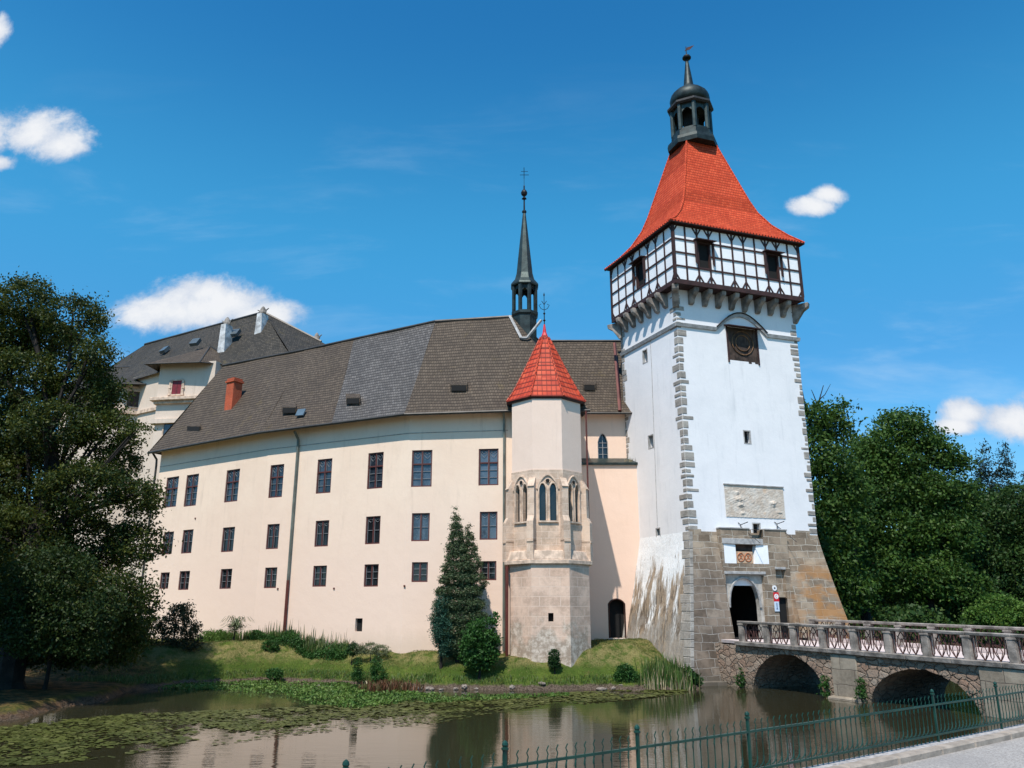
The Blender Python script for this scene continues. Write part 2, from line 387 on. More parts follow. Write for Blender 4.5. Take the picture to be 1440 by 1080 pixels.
# glass panes: dark room behind, lead lines and lace
def glass(name, c1, c2, sc, rough=.08):
    m, q, b, o = newmat(name); uvv = uvn(q)
    v = q.n('ShaderNodeTexVoronoi', feature='F1', i_Vector=uvv, i_Scale=sc)
    n = q.noise(q.scale(uvv, (1, .4, 1)), .9, 4)
    c = q.mix(q.sm(v.outputs[0], .1, .5, .5, 0), c1, c2); c = q.mix(q.sm(n, .4, .65, 0, .8), c, c2)
    q.set(b.inputs['Base Color'], c); b.inputs['Roughness'].default_value = rough; b.inputs['Specular IOR Level'].default_value = .7
    bump(q, b, q.noise(uvv, 2.2, 2), .25, .03)
    return m
M_glass = glass('window glass', (.016, .022, .030), (.05, .065, .085), 7)
M_glassd = glass('dark window glass', (.010, .012, .015), (.022, .026, .030), 9, .12)
M_glassl = glass('pale blue grey window glass', (.035, .05, .07), (.10, .135, .175), 8)  # lighter blue grey panes for the upper windows of the third segment
# rubble bridge wall
m, q, b, o = newmat('pink rubble stone'); uvv = uvn(q); p = geo(q)
wv = q.n('ShaderNodeVectorMath', operation='ADD', i_0=q.scale(uvv, (1, 1.5, 1)), i_1=q.n('ShaderNodeVectorMath', operation='SCALE', i_0=q.noise(uvv, 2.5, 4, out=1), i_Scale=.35).outputs[0]).outputs[0]
vo = q.n('ShaderNodeTexVoronoi', feature='F1', i_Vector=wv, i_Scale=2.4); ve = q.n('ShaderNodeTexVoronoi', feature='DISTANCE_TO_EDGE', i_Vector=wv, i_Scale=2.4)
cr = q.n('ShaderNodeValToRGB', i_Fac=q.n('ShaderNodeSeparateColor', i_0=vo.outputs['Color']).outputs[0])
for i, cc in enumerate([(.21, .145, .105), (.28, .205, .15), (.24, .125, .08), (.33, .26, .20)]):
    if i > 1: cr.color_ramp.elements.new(.5)
    cr.color_ramp.elements[i].position = i / 3; cr.color_ramp.elements[i].color = cc + (1,)
c = q.mix(q.sm(ve.outputs['Distance'], .0, .06, .6, 0), cr.outputs[0], q.mix(q.sm(q.noise(p, 1.2, 4), .4, .6), (.07, .055, .042), (.30, .25, .20)))
c = q.mix(q.sm(q.noise(p, .8, 6, .7), .45, .7, 0, .55), c, (.16, .12, .085))
zz = q.n('ShaderNodeSeparateXYZ', i_0=p).outputs[2]
c = q.mix(q.sm(q.m('ADD', zz, q.noise(p, 2, 3)), 1.1, .6, 0, .6), c, (.12, .105, .075))
q.set(b.inputs['Base Color'], c); b.inputs['Roughness'].default_value = .95
bump(q, b, q.m('ADD', q.sm(ve.outputs['Distance'], 0, .12), q.m('MULTIPLY', q.noise(p, 9, 5), .5)), 1.0, .08)
M_rubble = m
M_bash = blocks('bridge ashlar', [(.27, .22, .165), (.34, .285, .22), (.30, .255, .20)], (.13, .105, .085), 1.5, .62, .02, .1, None, .7)
# grass and ground
m, q, b, o = newmat('lawn'); p = geo(q)
n1 = q.noise(p, .35, 6, .65); n2 = q.noise(p, 1.7, 6, .7); n3 = q.noise(q.scale(p, (1, .6, 1)), 14, 5, .7)
c = q.mix(q.sm(n1, .42, .6), (.060, .100, .016), (.11, .15, .026)); c = q.mix(q.sm(n2, .56, .72, 0, .7), c, (.27, .20, .085))
xs = q.n('ShaderNodeSeparateXYZ', i_0=p)
dry = q.m('MULTIPLY', q.sm(xs.outputs[2], .8, 1.35), q.sm(n2, .36, .56))
c = q.mix(q.m('MULTIPLY', dry, .75), c, (.30, .235, .105))
c = q.mix(q.sm(n3, .35, .7, 0, .5), c, (.045, .075, .014))
mud = q.sm(q.m('ADD', xs.outputs[2], q.m('MULTIPLY', q.m('SUBTRACT', n2, .5), .5)), .30, .16)
c = q.mix(mud, c, q.mix(q.sm(n3, .4, .6), (.05, .036, .025), (.16, .12, .09)))
leftd = q.sm(xs.outputs[0], -17.0, -19.5)
flat_ = q.m('MULTIPLY', leftd, q.sm(xs.outputs[1], 48, 44))
c = q.mix(q.m('MULTIPLY', flat_, .85), c, q.mix(q.sm(n2, .42, .62), (.045, .03, .018), (.20, .10, .045)))
q.set(b.inputs['Base Color'], c); b.inputs['Roughness'].default_value = 1.0; b.inputs['Specular IOR Level'].default_value = .1
bump(q, b, q.m('ADD', n3, q.noise(p, 30, 3)), .9, .08); M_lawn = m
# water
m, q, b, o = newmat('moat water'); p = geo(q)
b.inputs['Base Color'].default_value = (.030, .027, .014, 1); b.inputs['Roughness'].default_value = .025; b.inputs['IOR'].default_value = 1.36
b.inputs['Specular IOR Level'].default_value = .62
h = q.m('ADD', q.m('MULTIPLY', q.noise(q.scale(p, (.45, 1.1, 1)), 2.2, 4, .55), 1.0), q.m('MULTIPLY', q.noise(q.scale(p, (.3, 1.6, 1)), 5.5, 3, .5), .45))
amp = q.sm(q.noise(p, .12, 3), .38, .62, .25, 1.0)
bump(q, b, q.m('MULTIPLY', h, amp), .035, .30); M_water = m
# leaves
def leaf(name, ca, cb, cc, trans=.35, nscale=.5, hi=.62):
    m, q, b, o = newmat(name); p = geo(q)
    rn = q.n('ShaderNodeNewGeometry').outputs['Random Per Island']
    n = q.noise(p, nscale, 3)
    c = q.mix(q.sm(n, .35, .65), ca, cb); c = q.mix(q.sm(rn, hi, 1.0, 0, .8), c, cc)
    q.set(b.inputs['Base Color'], c); b.inputs['Roughness'].default_value = .55; b.inputs['Specular IOR Level'].default_value = .25
    tr = q.n('ShaderNodeBsdfTranslucent', i_Color=q.mix(.5, c, cc)); ms = q.n('ShaderNodeMixShader', i_0=trans, i_1=b, i_2=tr)
    q.set(o.inputs[0], ms.outputs[0]); return m
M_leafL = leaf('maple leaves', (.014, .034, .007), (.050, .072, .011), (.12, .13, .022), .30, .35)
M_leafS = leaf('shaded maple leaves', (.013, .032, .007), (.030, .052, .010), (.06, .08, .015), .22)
M_leafR = leaf('park tree leaves', (.022, .060, .011), (.052, .112, .018), (.10, .165, .03), .30, .3)
M_leafR2 = leaf('deep green leaves', (.020, .052, .012), (.038, .082, .016), (.065, .105, .022), .26, .3)
M_leafD = leaf('spruce needles', (.007, .017, .011), (.012, .026, .014), (.022, .036, .02), .08, .5)
M_leafY = leaf('light shrub leaves', (.05, .12, .018), (.09, .17, .026), (.13, .20, .04), .3, .8)
M_thuja = leaf('brown green thuja sprays', (.045, .080, .034), (.070, .108, .046), (.16, .15, .08), .16, 1.3, .72)
M_juniper = leaf('blue green juniper', (.018, .062, .040), (.028, .085, .052), (.045, .11, .07), .1, 2)
M_bush = leaf('green bush leaves', (.018, .060, .012), (.035, .10, .018), (.06, .15, .03), .25, 1.4)
M_brownleaf = leaf('bronze leaves', (.032, .045, .020), (.055, .060, .026), (.11, .085, .045), .2, 1.4)
M_box = leaf('box leaves', (.010, .034, .008), (.016, .05, .010), (.035, .085, .018), .1, 3)
M_reed = leaf('reed blades', (.035, .085, .016), (.075, .14, .03), (.22, .22, .09), .25, 1.2)
M_grassb = leaf('grass blades', (.055, .095, .016), (.12, .14, .03), (.27, .21, .08), .2, .7, .5)
M_lily = leaf('lily pad leaves', (.050, .058, .012), (.080, .088, .018), (.13, .13, .04), .12, .9)
M_wplant = leaf('water plant leaves', (.045, .10, .016), (.085, .15, .022), (.17, .23, .06), .2, 1.0)
M_redplant = leaf('reddish dock stems', (.10, .04, .02), (.15, .06, .03), (.08, .10, .03), .2, 1.5)
M_pale = leaf('grey green leaves', (.10, .13, .06), (.15, .17, .09), (.22, .22, .13), .2, 2)
M_bark = plain('dark bark', (.018, .014, .011), .95, 0, .4, 3, .8)
M_barkl = plain('grey bark', (.11, .09, .07), .95, 0, .4, 3, .8)
M_dead = plain('dry reed stalks', (.30, .25, .15), .9, 0, .3, 4, 0)
M_rock = plain('bank stones', (.22, .18, .15), .95, 0, .5, 4, .6)
# asphalt and kerb
m, q, b, o = newmat('grey asphalt'); p = geo(q)
n = q.noise(p, 45, 4, .8); n2 = q.noise(p, 1.2, 5, .6)
c = q.mix(q.sm(n, .35, .65), (.20, .18, .165), (.48, .44, .40)); c = q.mix(q.sm(n2, .4, .7, 0, .55), c, (.25, .23, .215)); c = q.mix(q.sm(q.noise(p, 5.5, 6, .75), .60, .68, 0, .55), c, (.13, .115, .10))
q.set(b.inputs['Base Color'], c); b.inputs['Roughness'].default_value = .9; bump(q, b, n, .7, .012); M_asph = m
M_curb = plain('pale granite kerb', (.31, .26, .215), .9, 0, .22, 5, .4)
M_fine = plain('pale gravel strip', (.36, .34, .33), .95, 0, .35, 18, .5)

# ================================================================== shared builders
class Plane:
    """vertical plane frame: s along, z up, d outwards (towards the viewer's side)"""
    def __init__(s, P, Q):
        s.P = Vector((P[0], P[1], 0)); s.Q = Vector((Q[0], Q[1], 0)); s.u = (s.Q - s.P); s.L = s.u.length; s.u.normalize()
        s.n = Vector((s.u.y, -s.u.x, 0))
    def __call__(s, a, z, d=0.0): return s.P + s.u * a + s.n * d + Vector((0, 0, z))
    def px(s, x, y): return PV(x, y, s.P, s.Q)
    def rect(s, x0, y0, x1, y1):
        xm, ym = (x0 + x1) / 2, (y0 + y1) / 2
        return s.px(x0, ym)[0], s.px(x1, ym)[0], s.px(xm, y1)[1], s.px(xm, y0)[1]
def wall_grid(mb, W_, s0, s1, z0, z1, holes, depth=.25, d=0.0):
    ss = sorted(set([s0, s1] + [h[0] for h in holes] + [h[1] for h in holes]))
    zs = sorted(set([z0, z1] + [h[2] for h in holes] + [h[3] for h in holes]))
    for i in range(len(ss) - 1):
        for j in range(len(zs) - 1):
            a, b_ = ss[i], ss[i + 1]; c_, e_ = zs[j], zs[j + 1]; ma, mz = (a + b_) / 2, (c_ + e_) / 2
            if any(h[0] < ma < h[1] and h[2] < mz < h[3] for h in holes): continue
            mb.poly([W_(a, c_, d), W_(b_, c_, d), W_(b_, e_, d), W_(a, e_, d)])
    for a, b_, c_, e_ in holes:
        mb.poly([W_(a, c_, d), W_(b_, c_, d), W_(b_, c_, d - depth), W_(a, c_, d - depth)])
        mb.poly([W_(a, e_, d), W_(b_, e_, d), W_(b_, e_, d - depth), W_(a, e_, d - depth)])
        mb.poly([W_(a, c_, d), W_(a, e_, d), W_(a, e_, d - depth), W_(a, c_, d - depth)])
        mb.poly([W_(b_, c_, d), W_(b_, e_, d), W_(b_, e_, d - depth), W_(b_, c_, d - depth)])
def bar(mb, W_, a0, a1, z0, z1, d0, d1):
    mb.hexa([W_(a0, z0, d0), W_(a1, z0, d0), W_(a1, z0, d1), W_(a0, z0, d1), W_(a0, z1, d0), W_(a1, z1, d0), W_(a1, z1, d1), W_(a0, z1, d1)])
def window(W_, r, style, parent, gl=None, name='window'):
    a, b_, c_, e_ = r; w, h = b_ - a, e_ - c_; t = .075
    f = MB(); d0, d1 = -.16, -.045
    bar(f, W_, a, a + t, c_, e_, d0, d1); bar(f, W_, b_ - t, b_, c_, e_, d0, d1)
    bar(f, W_, a + t, b_ - t, c_, c_ + t, d0, d1); bar(f, W_, a + t, b_ - t, e_ - t, e_, d0, d1)
    mid = (a + b_) / 2; bar(f, W_, mid - .04, mid + .04, c_ + t, e_ - t, d0, d1 - .005)
    if style == 'tall':
        zt = c_ + h * .62; bar(f, W_, a + t, mid - .04, zt - .04, zt + .04, d0, d1 - .01); bar(f, W_, mid + .04, b_ - t, zt - .04, zt + .04, d0, d1 - .01)
    o = f.build(name, M_frame, parent)
    g_ = MB(); g_.poly([W_(a, c_, -.15), W_(b_, c_, -.15), W_(b_, e_, -.15), W_(a, e_, -.15)])
    g_.build('pane', gl or M_glass, o)
    k = MB(); q_ = .010
    lo, hi = (mid + .04, b_ - t), (a + t, mid - .04)
    for x0, x1 in (lo, hi):
        if style == 'low': zs = [c_ + h * .37, c_ + h * .66]
        elif style == 'mid': zs = [c_ + h * .5]
        else: zs = [c_ + h * .22, c_ + h * .42]
        for z in zs: bar(k, W_, x0, x1, z - q_, z + q_, -.14, -.095)
        # thin pale sash edge
        for xx in (x0 + .012, x1 - .012): bar(k, W_, xx - .008, xx + .008, c_ + t, e_ - t, -.14, -.10)
        if style == 'tall' or style == 'mid':   # small ironwork tracery in the upper light
            zc = e_ - t - (.22 if style == 'tall' else .14); xm = (x0 + x1) / 2; r_ = (x1 - x0) * .34
            for sgn in (-1, 1):
                pts = [W_(xm + sgn * r_ * math.sin(tt * math.pi), zc + .42 * (tt - .5) * (1 if style == 'tall' else .6), -.11) for tt in [i / 6 for i in range(7)]]
                k.tube(pts, .010, 4)
            k.tube([W_(x0, e_ - t - .05, -.11), W_(xm, zc + .02, -.11), W_(x1, e_ - t - .05, -.11)], .009, 4)
    k.build('glazing_bar', M_whitebar, o)
    return o
def pipe(name, pts, r, mat, parent, brackets=()):
    mb = MB(); mb.tube(pts, r, 8)
    for i in brackets:
        p_ = Vector(pts[0]).lerp(Vector(pts[-1]), i); mb.lathe((p_.x, p_.y, p_.z - .04), [(r * 1.35, 0), (r * 1.35, .08)], 8)
    return mb.build(name, mat, parent, smooth=False)

# ================================================================== terrain
SHORE = np.array([(-300, 10), (-60, 14), (-26, 22), (-19.5, 28.5), (-18.0, 31.5), (-17.9, 36), (-18.3, 41), (-17.2, 44.6), (-13, 46.6), (-10, 45.2), (-7.3, 43.2), (-3, 42.2),
                  (0, 41.8), (4.7, 41.9), (7.6, 41.8), (9.4, 42.6), (10.6, 45.5), (19, 50), (24, 55), (32, 55), (60, 50), (300, 40)], float)
FA, FB = Vector((-1.17, 6.07)), Vector((7.08, 12.42))
def fence_y(x): return FA.y + (x - FA.x) * (FB.y - FA.y) / (FB.x - FA.x)
def land_h(X, Y):
    """height of the ground; signed distance to the shoreline polygon"""
    P = np.stack([X.ravel(), Y.ravel()], 1); dmin = np.full(len(P), 1e9); inside = np.zeros(len(P), bool)
    poly = np.vstack([SHORE, [(300, 400), (-300, 400)]])
    for i in range(len(poly)):
        a, b_ = poly[i], poly[(i + 1) % len(poly)]; ab = b_ - a
        t = np.clip(((P - a) @ ab) / (ab @ ab), 0, 1); dd = np.linalg.norm(P - (a + t[:, None] * ab), axis=1)
        if i < len(SHORE) - 1: dmin = np.minimum(dmin, dd)
        c1 = (a[1] > P[:, 1]) != (b_[1] > P[:, 1])
        xi = (b_[0] - a[0]) * (P[:, 1] - a[1]) / (b_[1] - a[1] + 1e-12) + a[0]
        inside ^= c1 & (P[:, 0] < xi)
    d = np.where(inside, dmin, -dmin); x, y = P[:, 0], P[:, 1]
    d = d + .25 * np.sin(x * 1.3) * np.sin(y * .9 + x * .4) + .12 * np.sin(x * 3.7 + y)
    cap = np.interp(x, [-60, -27, -20, -13, -5, 0, 2.5, 5, 8.5, 12, 30], [1.5, 1.9, 1.9, 2.10, 1.62, 1.45, 1.38, 2.05, 2.15, 1.4, 1.6])
    slope = np.interp(x, [-26, -18, -13, -6, -2, .5, 4, 7, 9], [.5, .6, .62, .40, .55, .80, .75, .5, .55])
    h = np.where(d < 0, np.maximum(-1.3, d * .5), np.where(d < .5, d * .55, .275 + (d - .5) * slope))
    h = np.minimum(h, cap + .02 * np.maximum(0, y - 60))
    lf = np.clip((-17.2 - x) / 2.0, 0, 1) * np.clip((47 - y) / 5, 0, 1)       # low muddy spit under the big tree
    h = np.where(h > 0, h * (1 - lf) + lf * np.minimum(h, .30 + .05 * np.clip(d, 0, 6)), h)
    nz_ = .04 * np.sin(x * 2.1 + 1.3 * np.sin(y)) * np.sin(y * 1.7) + .03 * np.sin(x * 5.3) * np.sin(y * 4.4)
    h = h + np.where(d > .3, nz_, 0)
    fy = fence_y(x)
    near = (y < fy + .25)
    h = np.where(near, 1.95, h)
    return h.reshape(X.shape)
def axis(lo, a, b_, hi, st):
    f = list(np.arange(a, b_, st)); l = [a]; s_ = st
    while l[-1] > lo: s_ *= 1.35; l.append(l[-1] - s_)
    r_ = [b_]; s_ = st
    while r_[-1] < hi: s_ *= 1.35; r_.append(r_[-1] + s_)
    return np.array(l[::-1][:-1] + f + r_)
gx = axis(-900, -30, 28, 900, .4); gy = axis(-200, 5, 60, 1500, .4)
GX, GY = np.meshgrid(gx, gy); GH = land_h(GX, GY)
V = np.stack([GX.ravel(), GY.ravel(), GH.ravel()], 1); nx, ny = len(gx), len(gy)
idx = np.arange(nx * ny).reshape(ny, nx)
F = np.stack([idx[:-1, :-1].ravel(), idx[:-1, 1:].ravel(), idx[1:, 1:].ravel(), idx[1:, :-1].ravel()], 1)
tagk(np_mesh('ground', V, F, M_lawn, None, True), kind='structure')
def gh(x, y): return float(land_h(np.array([[x]]), np.array([[y]]))[0, 0])
mb = MB(); mb.poly([(-400, -50, 0), (400, -50, 0), (400, 120, 0), (-400, 120, 0)])
tagk(mb.build('water', M_water, fixn=False), kind='structure')
# near side: road, kerb, gravel strip, retaining wall
fd = (FB - FA).normalized(); fn = Vector((fd.y, -fd.x))      # fn points to the road side
def FP(t, off, z): p_ = FA + fd * t - (-fn) * off * -1 * -1 if False else FA + fd * t + fn * off; return (p_.x, p_.y, z)
T0, T1 = -14.0, 36.0
mb = MB(); mb.poly([FP(T0, .26, 2.08), FP(T1, .26, 2.08), FP(T1, 30, 2.08), FP(T0, 30, 2.08)])
tagk(mb.build('road', M_asph, fixn=False), kind='structure')
mb = MB(); tt = T0; rk = random.Random(5)
while tt < T1: tl = rk.uniform(.9, 1.1); zj = rk.uniform(-.004, .004); o_j = rk.uniform(-.004, .004); mb.obox(FP(tt, .118 + o_j, 1.9), Vector((fd.x, fd.y, 0)) * (tl - .008), Vector((fn.x, fn.y, 0)) * .16, (0, 0, .262 + zj)); tt += tl
tagk(mb.build('kerb', M_curb, bevel=.02), kind='structure')
mb = MB(); mb.obox(FP(T0, -.06, 1.9), Vector(FP(T1, 0, 0)) - Vector(FP(T0, 0, 0)), Vector((fn.x, fn.y, 0)) * .175, (0, 0, .25))
tagk(mb.build('pavement', M_fine), kind='structure')
mb = MB(); mb.obox(FP(T0, -.30, -1.5), Vector(FP(T1, 0, 0)) - Vector(FP(T0, 0, 0)), Vector((fn.x, fn.y, 0)) * .235, (0, 0, 3.55))
w_ = mb.build('retaining_wall', M_bash)
tagk(w_, 'low stone retaining wall along the road edge below the green railing', 'wall')

# ================================================================== tower frame
TC = Vector((10.12, 46.0)); TU = Vector((.9455, .3256)); TV = Vector((-.3907, .9205)); TW, TD = 8.85, 6.6
def T(a, b_, z): p_ = TC + TU * a + TV * b_; return Vector((p_.x, p_.y, z))
class TFront:
    def __init__(s, b0): s.b0 = b0
    def __call__(s, a, z, d=0.0): return T(a, s.b0 - d, z)
    def px(s, x, y): P = T(0, s.b0, 0); Q = T(1, s.b0, 0); return PV(x, y, P, Q)
    rect = Plane.rect
class TLeft:
    """left face; s runs from the far corner (0) to the near corner (TD)"""
    def __init__(s, a0, dep=TD): s.a0 = a0; s.dep = dep
    def __call__(s, q_, z, d=0.0): return T(s.a0 - d, s.dep - q_, z)
    def px(s, x, y): P = T(s.a0, s.dep, 0); Q = T(s.a0, s.dep - 1, 0); return PV(x, y, P, Q)
    rect = Plane.rect
TF, TLf = TFront(0), TLeft(0)

tower = thing('gate_tower', 'tall white square gate tower with red bell shaped tile roof and timber framed top storey', 'tower', T(TW / 2, TD / 2, 0))
ZF, ZB = 8.15, 23.0          # top of the flared plinth, underside of the timber storey
# --- shaft
front_holes = [TF.rect(1045.5, 605, 1056, 624.5), TF.rect(1058, 735, 1070, 754)]
hatch = TF.rect(1024, 462, 1064, 508)
left_holes = [TLf.rect(903.5, 491, 911, 511), TLf.rect(911.5, 611, 919.5, 631), TLf.rect(922.5, 742, 929, 762)]
mb = MB()
wall_grid(mb, TF, 0, TW, ZF - 3, ZB, front_holes + [hatch], .35)
wall_grid(mb, TLf, 0, TD, ZF - 3, ZB, left_holes, .35)
mb.poly([T(TW, 0, ZF - 3), T(TW, TD, ZF - 3), T(TW, TD, ZB), T(TW, 0, ZB)])
mb.poly([T(0, TD, ZF - 3), T(TW, TD, ZF - 3), T(TW, TD, ZB), T(0, TD, ZB)])
mb.build('shaft', M_white, tower, fixn=False)
for i, r in enumerate(front_holes + left_holes):
    W_ = TF if i < len(front_holes) else TLf
    a, b_, c_, e_ = r; k = MB(); t = .07
    bar(k, W_, a, a + t, c_, e_, -.10, .012); bar(k, W_, b_ - t, b_, c_, e_, -.10, .012); bar(k, W_, a + t, b_ - t, c_, c_ + t, -.10, .012); bar(k, W_, a + t, b_ - t, e_ - t, e_, -.10, .012)
    o = k.build('window', M_sill, tower)
    k = MB(); k.poly([W_(a, c_, -.33), W_(b_, c_, -.33), W_(b_, e_, -.33), W_(a, e_, -.33)]); k.build('pane', M_glassd, o, fixn=False)
# --- quoins: irregular stones on the three visible corners
def quoins(corner, face_dirs, z0, z1, wmin=.28, wmax=.62, seed=1):
    rr = random.Random(seed); k = MB(); z = z0
    cx, cy = corner
    while z < z1:
        h = rr.uniform(.26, .58); zt = min(z + h, z1)
        for (dx, dy), (ox, oy) in face_dirs:   # direction along face, outward normal
            w = rr.uniform(wmin, wmax) if rr.random() > .45 else rr.uniform(wmin * .75, wmin)
            gap = rr.uniform(.0, .05)
            O = Vector((cx, cy, z + gap)) + Vector((ox, oy, 0)) * -.12 - Vector((dx, dy, 0)) * .03
            k.obox(O, Vector((dx, dy, 0)) * (w + .03), Vector((ox, oy, 0)) * (.12 + rr.uniform(.018, .035)), (0, 0, zt - z - gap * 1.0 - rr.uniform(0, .03)))
        z = zt
    return k
tv_n = Vector((-TU.x, -TU.y)); tf_n = Vector((-TV.x, -TV.y))
c0 = T(0, 0, 0); quoins((c0.x, c0.y), [((TU.x, TU.y), tf_n), ((TV.x, TV.y), tv_n)], ZF, 22.6, .42, .84, 3).build('quoin_stones', M_quoin, tower, bevel=.06)
c1 = T(TW, 0, 0); quoins((c1.x, c1.y), [((-TU.x, -TU.y), tf_n)], ZF, 22.6, .3, .66, 5).build('quoin_stones', M_quoin, tower, bevel=.06)
c2_ = T(0, TD, 0); quoins((c2_.x, c2_.y), [((-TV.x, -TV.y), tv_n)], 12.5, 22.6, .3, .6, 8).build('quoin_stones', M_quoin, tower, bevel=.03)
# --- string course, arching over the hatch
ZC = 20.72
ha0, hz0 = TF.px(1006, 463); ha1, hz1 = TF.px(1077, 470); hap, hzp = TF.px(1035, 444.5)
pts = [(-.13, ZC)]; pts.append((ha0, ZC))
for i in range(1, 12):
    t = i / 12; pts.append((ha0 + (ha1 - ha0) * t, ZC + (hzp - ZC + .12) * math.sin(math.pi * t)))
pts += [(ha1, ZC), (TW + .13, ZC)]
mb = MB()
for (a, z), (a2, z2) in zip(pts, pts[1:]):
    mb.hexa([TF(a, z - .17, -.05), TF(a2, z2 - .17, -.05), TF(a2, z2 - .17, .10), TF(a, z - .17, .10), TF(a, z + .04, -.05), TF(a2, z2 + .04, -.05), TF(a2, z2 + .04, .16), TF(a, z + .04, .16)])
mb.hexa([TLf(0, ZC - .17, -.05), TLf(TD + .0, ZC - .17, -.05), TLf(TD, ZC - .17, .10), TLf(0, ZC - .17, .10), TLf(0, ZC + .04, -.05), TLf(TD, ZC + .04, -.05), TLf(TD, ZC + .04, .16), TLf(0, ZC + .04, .16)])
mb.build('string_course', M_sill, tower)
# dark metal drip line over the arched part
mb = MB(); mb.tube([TF(a, z + .07, .17) for a, z in pts[1:-1]], .045, 5); mb.build('drip_flashing', M_iron, tower)
# --- boarded hatch with a weathered round dial
a, b_, c_, e_ = hatch
mb = MB(); n = 9
for i in range(n):
    x0 = a + (b_ - a) * i / n; x1 = a + (b_ - a) * (i + 1) / n - .012; j = random.uniform(-.1, .05)
    bar(mb, TF, x0, x1, c_ + j - .08, e_, -.3, -.02 + random.uniform(0, .03))
ho = mb.build('hatch_boards', M_board, tower)
for x0, x1 in ((a - .09, a), (b_, b_ + .09)): mb = MB(); bar(mb, TF, x0, x1, c_ - .15, e_ + .05, -.05, .06); mb.build('hatch_post', M_timber, ho)
mb = MB(); mc, mz = (a + b_) / 2, (c_ + e_) / 2 + .1
for R_ in (.78, .52): mb.tube([TF(mc + R_ * math.cos(t * math.pi / 12), mz + R_ * math.sin(t * math.pi / 12), .03) for t in range(25)], .03, 5)
mb.build('dial_ring', plain('worn gilt ring', (.16, .085, .04), .7, .2, .6, 3, .3), ho)
mb = MB(); mb.hexa([TF(a - .22, e_ + .02, 0), TF(b_ + .22, e_ + .02, 0), TF(b_ + .26, e_ - .1, .55), TF(a - .26, e_ - .1, .55), TF(a - .22, e_ + .12, 0), TF(b_ + .22, e_ + .12, 0), TF(b_ + .26, e_ - .05, .55), TF(a - .26, e_ - .05, .55)])
mb.build('hatch_canopy', M_timber, ho)
# --- flared plinth (front, left whitewashed face, right, rear)
NZ = 14
def foff(z): t = max(0.0, (ZF - z) / ZF); return 1.42 * t ** 1.12
PZ0, PZ1 = 0.9, 0.0
GG = TFront(-.38); ga0 = GG.px(1013.5, 750)[0]; ga1 = GG.px(1106, 750)[0]           # avant-corps width
front = MB(); front2 = MB(); left = MB(); quo = MB(); rght = MB()
zs = [-1.2 + (ZF + 1.2) * i / NZ for i in range(NZ + 1)]
for z0, z1 in zip(zs, zs[1:]):
    o0, o1 = foff(max(z0, 0)), foff(z1)
    front.poly([T(-o0, -o0, z0), T(ga0, -o0, z0), T(ga0, -o1, z1), T(-o1, -o1, z1)]); front2.poly([T(ga1, -o0, z0), T(TW + o0, -o0, z0), T(TW + o1, -o1, z1), T(ga1, -o1, z1)])
    if z1 > -.2 and max(o0, o1) > .38:
        front.poly([T(ga0, -o0, z0), T(ga0, -.3, z0), T(ga0, -.3, z1), T(ga0, -o1, z1)]); front2.poly([T(ga1, -o0, z0), T(ga1, -.3, z0), T(ga1, -.3, z1), T(ga1, -o1, z1)])
    rght.poly([T(TW + o0, -o0, z0), T(TW + o0, TD + o0, z0), T(TW + o1, TD + o1, z1), T(TW + o1, -o1, z1)])
    rght.poly([T(-o0, TD + o0, z0), T(TW + o0, TD + o0, z0), T(TW + o1, TD + o1, z1), T(-o1, TD + o1, z1)])
    nb = 16
    for i in range(nb):
        b0, b1 = (TD) * i / nb, (TD) * (i + 1) / nb
        def lp(b_, z, o_):
            wv_ = .05 * math.sin(z * 2.3 + b_ * 1.7) * min(1, (ZF - z) / 2)
            f = b_ / TD; return T(-o_ + wv_ * (1 - abs(2 * f - 1)), -o_ + (TD + o_ * 1.6) * f, z)
        left.poly([lp(b0, z0, o0), lp(b1, z0, o0), lp(b1, z1, o1), lp(b0, z1, o1)])
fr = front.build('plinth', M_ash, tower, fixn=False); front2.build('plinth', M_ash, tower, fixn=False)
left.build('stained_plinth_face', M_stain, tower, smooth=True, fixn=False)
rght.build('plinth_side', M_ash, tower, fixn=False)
# corner strip of big stones on the whitewashed side
rr = random.Random(4); z = -.9
while z < ZF - .1:
    h = rr.uniform(.38, .55); z1 = min(z + h - .025, ZF); o0, o1 = foff(max(z, 0)), foff(z1); w = rr.uniform(.55, 1.0) * (1.0 if z < 5 else .8)
    quo.hexa([T(-o0 - .03, -o0 - .03, z), T(-o0 - .03, -o0 + w, z), T(-o0 + .2, -o0 + w, z), T(-o0 + .2, -o0 - .03, z),
              T(-o1 - .03, -o1 - .03, z1), T(-o1 - .03, -o1 + w, z1), T(-o1 + .2, -o1 + w, z1), T(-o1 + .2, -o1 - .03, z1)])
    z += h
quo.build('plinth_quoins', M_quoin, tower, bevel=.02)
# ragged top course of the ashlar where the lime wash begins
mb = MB(); rr = random.Random(9); x = 0
while x < TW:
    w = rr.uniform(.5, 1.1); x1 = min(x + w, TW); top = ZF + rr.choice([0, 0, .12, .25]) * (1 if x > 6 or x < 2 else .6)
    bar(mb, TF, x, x1 - .02, ZF - .5, top, -.1, .022 + rr.uniform(0, .015)); x = x1
mb.build('top_course', M_ash, tower)
# step at the waterline
mb = MB(); mb.hexa([T(-1.62, -1.85, -.8), T(3.2, -1.85, -.8), T(3.2, -1.2, -.8), T(-1.62, -1.2, -.8), T(-1.60, -1.80, .2), T(3.2, -1.80, .2), T(3.2, -1.2, .2), T(-1.60, -1.2, .2)])
mb.build('plinth_footing', M_ash, tower, bevel=.03)
